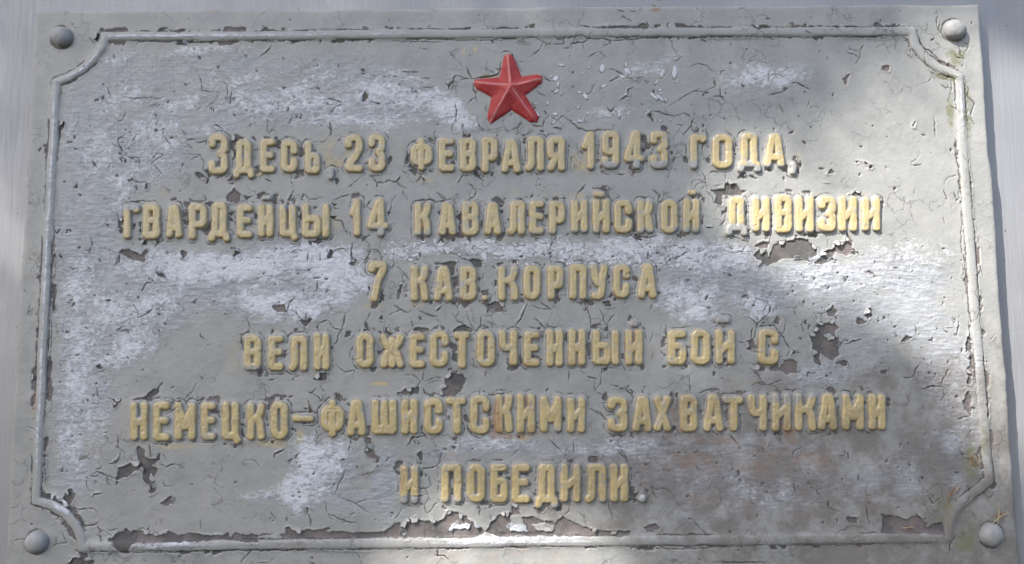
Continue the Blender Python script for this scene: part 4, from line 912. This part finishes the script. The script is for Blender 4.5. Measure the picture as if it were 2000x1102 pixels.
# curled flakes of paint lifting over the bare patches
gy, gx = np.gradient(peel)
cand = np.argwhere((np.abs(peel) < .7) & (Dl > 3) & (Dm > 3) & (edge > 25) & (np.hypot(gx, gy) > .4))
rk = np.random.RandomState(31)
big_ = np.zeros(len(cand), bool)
cj, ci = cand[:, 0], cand[:, 1]
nx_, ny_ = gx[cj, ci], gy[cj, ci]; nl = np.hypot(nx_, ny_); nx_, ny_ = nx_ / nl, ny_ / nl
jj = np.clip(cj + (ny_ * 5).astype(int), 0, NV - 1); ii = np.clip(ci + (nx_ * 5).astype(int), 0, NU - 1)
okc = np.nonzero(peel[jj, ii] > 2.5)[0]
pick = rk.choice(okc, 170, replace=False)
taken = []
for q in pick:
    u0, v0 = ua[ci[q]], va[cj[q]]
    if any(abs(u0 - a_) + abs(v0 - b_) < 9 for a_, b_ in taken) or len(taken) >= 110: continue
    taken.append((u0, v0))
    nx0, ny0 = nx_[q], ny_[q]
    Lf, Wf, Hf = rk.uniform(3.5, 8), rk.uniform(3.5, 9), rk.uniform(1.5, 4.5)
    K = 6; vs, fs = [], []
    sk_ = rk.uniform(-.5, .5)
    for i in range(K):
        a_ = i / (K - 1)
        wd = Wf * (1 - .55 * a_ ** 1.5 + .15 * rk.uniform(-1, 1))
        for k in range(K):
            b_ = k / (K - 1) * 2 - 1
            al = -2.5 + a_ * (Lf + 2.5); ac = b_ * wd + sk_ * al
            hz_ = .5 + Hf * a_ ** 1.8 + .8 * rk.uniform(-.3, .3) * a_ - (.6 if i == 0 else 0)
            vs.append(((al * nx0 - ac * ny0) * S, -hz_ * S, -(al * ny0 + ac * nx0) * S))
    for i in range(K - 1):
        for k in range(K - 1):
            fs.append((i * K + k, (i + 1) * K + k, (i + 1) * K + k + 1, i * K + k + 1))
    nvv = len(vs)
    for i in range(nvv): vs.append((vs[i][0], vs[i][1] + .7 * S, vs[i][2]))
    for f_ in list(fs): fs.append(tuple(x + nvv for x in f_[::-1]))
    rimv = [k for k in range(K)] + [i * K + K - 1 for i in range(1, K)] + [(K - 1) * K + k for k in range(K - 2, -1, -1)] + [i * K for i in range(K - 2, 0, -1)]
    for a_, b_ in zip(rimv, rimv[1:] + rimv[:1]): fs.append((a_, b_, b_ + nvv, a_ + nvv))
    w1 = np.tile(F1[cj[q], ci[q]], (len(vs), 1)); w1[:, 0] = -20; w1[:, 1] = 20
    w2 = np.tile(F2[cj[q], ci[q]], (len(vs), 1))
    o = mesh_obj("paint_flake", vs, fs, mt_plate, plaque, {"wear": w1, "stain_and_light": w2})
    o.location = (u0 * S, -float(np.clip(H[cj[q], ci[q]] + 1.0, -6, 6)) * S, -v0 * S)

# moulding ridge
def ridge_h(U_, V_):
    D = moulding_dist(U_, V_)
    t = np.clip(-(D - 1.5) / (MR + 1.5), -1, 1)
    return np.where(t > 0, 3.1 * np.sqrt(np.clip(1 - (1 - np.clip(t, 0, 1)) ** 2.2, 0, 1)), 0) - .5 - np.clip(D - 1.5, 0, 9)
def ridge_mod(a1, a2, u, v):
    a1[:, 0] -= 1.0
    return a1, a2
mu = [p[0] for p in MPu]; mv = [p[1] for p in MPu]
relief("border_moulding", mt_ridge, 1.5, (min(mu) - 20, max(mu) + 20, min(mv) - 20, max(mv) + 20), ridge_h, -1.4,
       "raised border ridge with scooped corners round the inscription", mod=ridge_mod)

# star
su = [p[0] for p in STAR]; sv = [p[1] for p in STAR]
scu, scv = P(996.4, 170)
def star_h(U_, V_):
    Uw = U_ + 1.2 * (fbm(U_, V_, 10, 2, 73) - .5); Vw = V_ + 1.2 * (fbm(U_, V_, 10, 2, 74) - .5)
    d = star_sd(Uw, Vw)
    h = np.where(d > 0, 3.6 * (1 - np.exp(-d / 1.8)) + .38 * d, d * 1.2)
    return h - .3 + .8 * (fbm(U_, V_, 14, 3, 75) - .5)
def star_mod(a1, a2, u, v):
    d = star_sd(u, v)
    ang = np.arctan2(v - scv, u - scu)
    tips = [math.atan2(b_ - scv, a_ - scu) for a_, b_ in [P(991, 105), P(1060, 155), P(1045, 237), P(956, 243), P(926, 162)]]
    rdg = np.zeros(len(u))
    rr = np.hypot(u - scu, v - scv)
    for tp in tips:
        off_ = np.abs(np.sin(ang - tp)) * rr
        rdg = np.maximum(rdg, np.exp(-(off_ / 3.2) ** 2) * (np.cos(ang - tp) > 0))
    worn = np.maximum(rdg * .75, np.exp(-np.abs(d - 1) / 1.6) * .6) * (.4 + .9 * fbm(u, v, 14, 3, 77))
    a1[:, 3] = worn + .3
    return a1, a2
relief("star", mt_star, .9, (min(su) - 4, max(su) + 4, min(sv) - 4, max(sv) + 4), star_h, -1.2, "raised five-pointed red star above the inscription", mod=star_mod)

# rivets
LBR = ["grey domed rivet in the upper left corner", "pale domed rivet with moss below it, upper right corner", "blue-grey domed rivet in the lower left corner", "pale domed rivet beside dry needles, lower right corner"]
for q, ((cu, cv), rr) in enumerate(zip(RIVETS, RIV_R)):
    vs, fs = [], []
    NA, NR = 48, 14
    rs2 = np.random.RandomState(q + 3)
    for i in range(NR + 1):
        t = i / NR * math.pi / 2
        for k in range(NA):
            an_ = 2 * math.pi * k / NA
            wob = 1 + .035 * math.sin(2 * an_ + q) + .02 * math.sin(5 * an_ + 2 * q)
            r_ = rr * math.sin(t) ** .92 * wob
            h_ = 18.0 * math.cos(t) ** .85 - (2.5 if i == NR else 0)
            vs.append((r_ * math.cos(an_) * S, -h_ * S, -r_ * math.sin(an_) * S))
    for i in range(NR):
        for k in range(NA):
            a_, b_ = i * NA + k, i * NA + (k + 1) % NA
            fs.append((a_, a_ + NA, b_ + NA, b_))
    o = mesh_obj("rivet", vs, fs, mt_rivet2 if q in (1, 3) else mt_rivet, plaque)
    o.location = (cu * S, 0, -cv * S); o['label'] = LBR[q]

# ------------------------------------------------------------------ the wall: painted metal sheets
def sheet(x0, x1, z0, z1, y0, y1):
    vs = []; b = .0012
    for (x, z) in ((x0, z0), (x1, z0), (x1, z1), (x0, z1)): vs.append((x, y1, z))
    for (x, z) in ((x0, z0), (x1, z0), (x1, z1), (x0, z1)): vs.append((x, y0 + b, z))
    for (x, z) in ((x0 + b, z0 + b), (x1 - b, z0 + b), (x1 - b, z1 - b), (x0 + b, z1 - b)): vs.append((x, y0, z))
    fs = [(8, 9, 10, 11)]
    for k in range(4):
        l = (k + 1) % 4
        fs += [(k, l, 4 + l, 4 + k), (4 + k, 4 + l, 8 + l, 8 + k)]
    return vs, fs
wall = bpy.data.objects.new("wall", None); C.objects.link(wall)
wall['kind'] = 'structure'; wall['label'] = "silver painted brushed metal wall behind the plaque"
yf = T * S
zs = ZC - P(10, 722)[1] * S
for (a0, a1, b0, b1) in ((-1.1, 1.1, ZC - .9, ZC + .8),):
    vs, fs = sheet(a0, a1, b0, b1, yf, yf + .01)
    mesh_obj("wall_sheet", vs, fs, mt_wall, wall, smooth=False)

# ------------------------------------------------------------------ dry pine needles caught on the plaque
def needle(x, y, length, ang, mat, label, group, bend=.15, h=3.0, r=.9):
    cu, cv = P(x, y)
    n = 7; vs = []; fs = []
    for i in range(n):
        t = i / (n - 1) - .5
        px_ = t * length; py_ = bend * length * (t * t * 4 - .5) * .5
        rr = r * (1 - .6 * abs(t) * 1.6) * S
        c, s_ = math.cos(ang), math.sin(ang)
        bx, bz = (px_ * c - py_ * s_) * S, -(px_ * s_ + py_ * c) * S
        for k in range(5):
            a_ = 2 * math.pi * k / 5
            nx, nz = -s_, -c
            vs.append((bx + nx * rr * math.cos(a_), -rr * math.sin(a_) - 3.0 * abs(t) * S * bend, bz + nz * rr * math.cos(a_)))
    for i in range(n - 1):
        for k in range(5):
            a_, b_ = i * 5 + k, i * 5 + (k + 1) % 5
            fs.append((a_, b_, b_ + 5, a_ + 5))
    o = mesh_obj("pine_needle", vs, fs, mat)
    o.location = W(cu, cv, h)
    o['label'] = label; o['category'] = "pine needle"; o['group'] = group
rn = random.Random(4)
for (cx, cy, n, a0, sp, L, lab) in ((1902, 900, 9, 1.3, .5, 26, "dry needle in the tuft beside the lower right ridge"),
                                    (1862, 962, 6, 2.2, .25, 26, "dry needle on the plaque by the lower right scoop"),
                                    (1952, 1008, 8, 1.9, .35, 36, "dry needle standing above the lower right rivet"),
                                    (1775, 1032, 4, 3.0, .25, 24, "dry needle along the dark lower frame edge"),
                                    (1282, 7, 4, .5, .7, 14, "short needle caught on the plaque's top edge")):
    xs = sorted(rn.uniform(-10, 10) for _ in range(n))
    for k in range(n):
        pos_ = ["leftmost", "second from the left", "third from the left", "fourth from the left", "fifth from the left", "sixth from the left", "seventh from the left", "eighth from the left"][k] if k < n - 1 else "rightmost"
        needle(cx + xs[k], cy + rn.uniform(-7, 7), L * rn.uniform(.6, 1.1), a0 + rn.gauss(0, sp), rn.choice((mt_needle, mt_needle, mt_straw)), lab + ", " + pos_,
               lab, rn.uniform(-.2, .25), 3.2 + rn.uniform(0, 3), rn.uniform(.6, 1.0))
for (x, y, L, ang, lab) in ((1298, 834, 22, 1.75, "straw coloured needle under the last word of the fifth line, near its start"),
                            (606, 795, 24, 1.15, "thin reddish needle above the hyphen of the fifth line"),
                            (1499, 862, 22, 1.75, "thin needle hanging below the fifth line near its right end"),
                            (1436, 862, 22, .95, "brown needle below the letter T of the fifth line"),
                            (1272, 691, 20, 1.85, "pale splinter between the two words at the right of the fourth line"),
                            (734, 918, 46, -.5, "pale curved fibre left of the last line")):
    needle(x, y, L, ang, mt_needle if 'reddish' in lab or 'brown' in lab else mt_straw, lab, "single needles and fibres stuck to the plaque", .12, 2.6, .8)

# ------------------------------------------------------------------ the tree whose crown shades the plaque
LIT = [([(1385,430),(1372,340),(1430,285),(1520,205),(1640,140),(1760,70),(1880,20),(1990,60),(2150,200),(2200,500),(2120,760),(1985,960),(1940,930),(1895,845),(1850,745),(1780,675),(1660,612),(1560,565),(1480,520),(1420,470)], 1.0),
       ([(670,1400),(720,1060),(850,1004),(1110,1000),(1230,1050),(1310,1400)], 1.0),
       ([(-200,290),(44,290),(40,560),(-200,620)], .55), ([(-200,20),(40,40),(40,110),(-200,130)], .6),
       ([(380,-60),(1150,-60),(1150,4),(380,4)], .5),
       ([(1250,640),(1460,640),(1460,770),(1250,770)], .16), ([(780,970),(1080,970),(1080,1056),(780,1056)], .3)]
DIM = [(1640,345,110,34,.3), (1560,230,90,60,.45), (1750,100,130,70,.35), (1640,160,120,60,.35), (1960,880,60,80,.3)]
litpoly = [([P(*p) for p in pts], s_) for pts, s_ in LIT]
rt = np.random.RandomState(9)
N = 42000
lu = rt.uniform(-2500, 2600, N); lv = rt.uniform(-1900, 1900, N)
open_ = np.zeros(N)
for pts, s_ in litpoly:
    sdv = poly_sd(lu, lv, pts)
    open_ = np.maximum(open_, s_ * sstep(-25, 15, sdv))
for (x, y, rx, ry, s_) in DIM:
    cu, cv = P(x, y)
    open_ *= 1 - s_ * np.exp(-((lu - cu) / rx) ** 2 - ((lv - cv) / ry) ** 2)
out_ = (np.abs(lu) > 1150) | (np.abs(lv) > 700)
gap = sstep(.6, .7, fbm(lu, lv, 300, 3, 99)) * .95
open_ = np.where(out_ & (open_ < .3), np.maximum(open_, gap), open_)
keep = rt.rand(N) > open_ ** .35
lu, lv = lu[keep], lv[keep]
n = len(lu)
dist = 3.3 + rt.rand(n) * .9
sdv = np.array(SUN_TO)
base = np.stack([lu * S, np.zeros(n), ZC - lv * S], -1) + dist[:, None] * sdv
ax = rt.normal(size=(n, 3)); ax /= np.linalg.norm(ax, axis=1)[:, None]
nn_ = rt.normal(size=(n, 3)) * .7 + sdv; nn_ /= np.linalg.norm(nn_, axis=1)[:, None]
bx = np.cross(nn_, ax); bx /= np.linalg.norm(bx, axis=1)[:, None]; ax = np.cross(bx, nn_)
ll = (.014 + .010 * rt.rand(n))[:, None]; lw = ll * .52
leafv = np.stack([base - ax * ll, base - ax * ll * .2 + bx * lw, base + ax * ll, base - ax * ll * .2 - bx * lw], 1).reshape(-1, 3)
leaff = np.arange(n * 4).reshape(-1, 4)
tree = bpy.data.objects.new("shade_tree", None); C.objects.link(tree)
tc = np.array([0, 0, ZC]) + 3.75 * sdv
tree.location = (tc[0] - 1.75, tc[1] - .2, 0)
tree['label'] = "leafy tree standing beside the memorial, its crown shading the plaque"
tree['category'] = "tree"
loc = np.array(tree.location)
mesh_obj("crown", leafv - loc, leaff, mt_leaf, tree, smooth=False)
def limb(pts, rads):
    vs, fs = [], []
    K = 9
    for i, p in enumerate(pts):
        p = Vector(p)
        d = (Vector(pts[min(i + 1, len(pts) - 1)]) - Vector(pts[max(i - 1, 0)])).normalized()
        e1 = d.orthogonal().normalized(); e2 = d.cross(e1)
        for k in range(K):
            a_ = 2 * math.pi * k / K
            vs.append(tuple(p + (e1 * math.cos(a_) + e2 * math.sin(a_)) * rads[i]))
    for i in range(len(pts) - 1):
        for k in range(K):
            a_, b_ = i * K + k, i * K + (k + 1) % K
            fs.append((a_, b_, b_ + K, a_ + K))
    return vs, fs
hz = tc[2]
v_, f_ = limb([(0, 0, 0), (.02, .01, 1.2), (-.02, .03, 2.4), (.05, 0, hz - .3), (.1, .05, hz + .5)], [.13, .11, .09, .07, .03])
mesh_obj("trunk", v_, f_, mt_bark, tree)
for k, (dx, dy, dz) in enumerate(((.75, .2, .7), (.5, -.5, .6), (-.3, -.7, .3))):
    v_, f_ = limb([(0, 0, hz - .9), (dx * .5, dy * .5, hz - .9 + dz * .6), (dx, dy, hz - .9 + dz * 1.3)], [.05, .03, .012])
    mesh_obj("limb", v_, f_, mt_bark, tree)
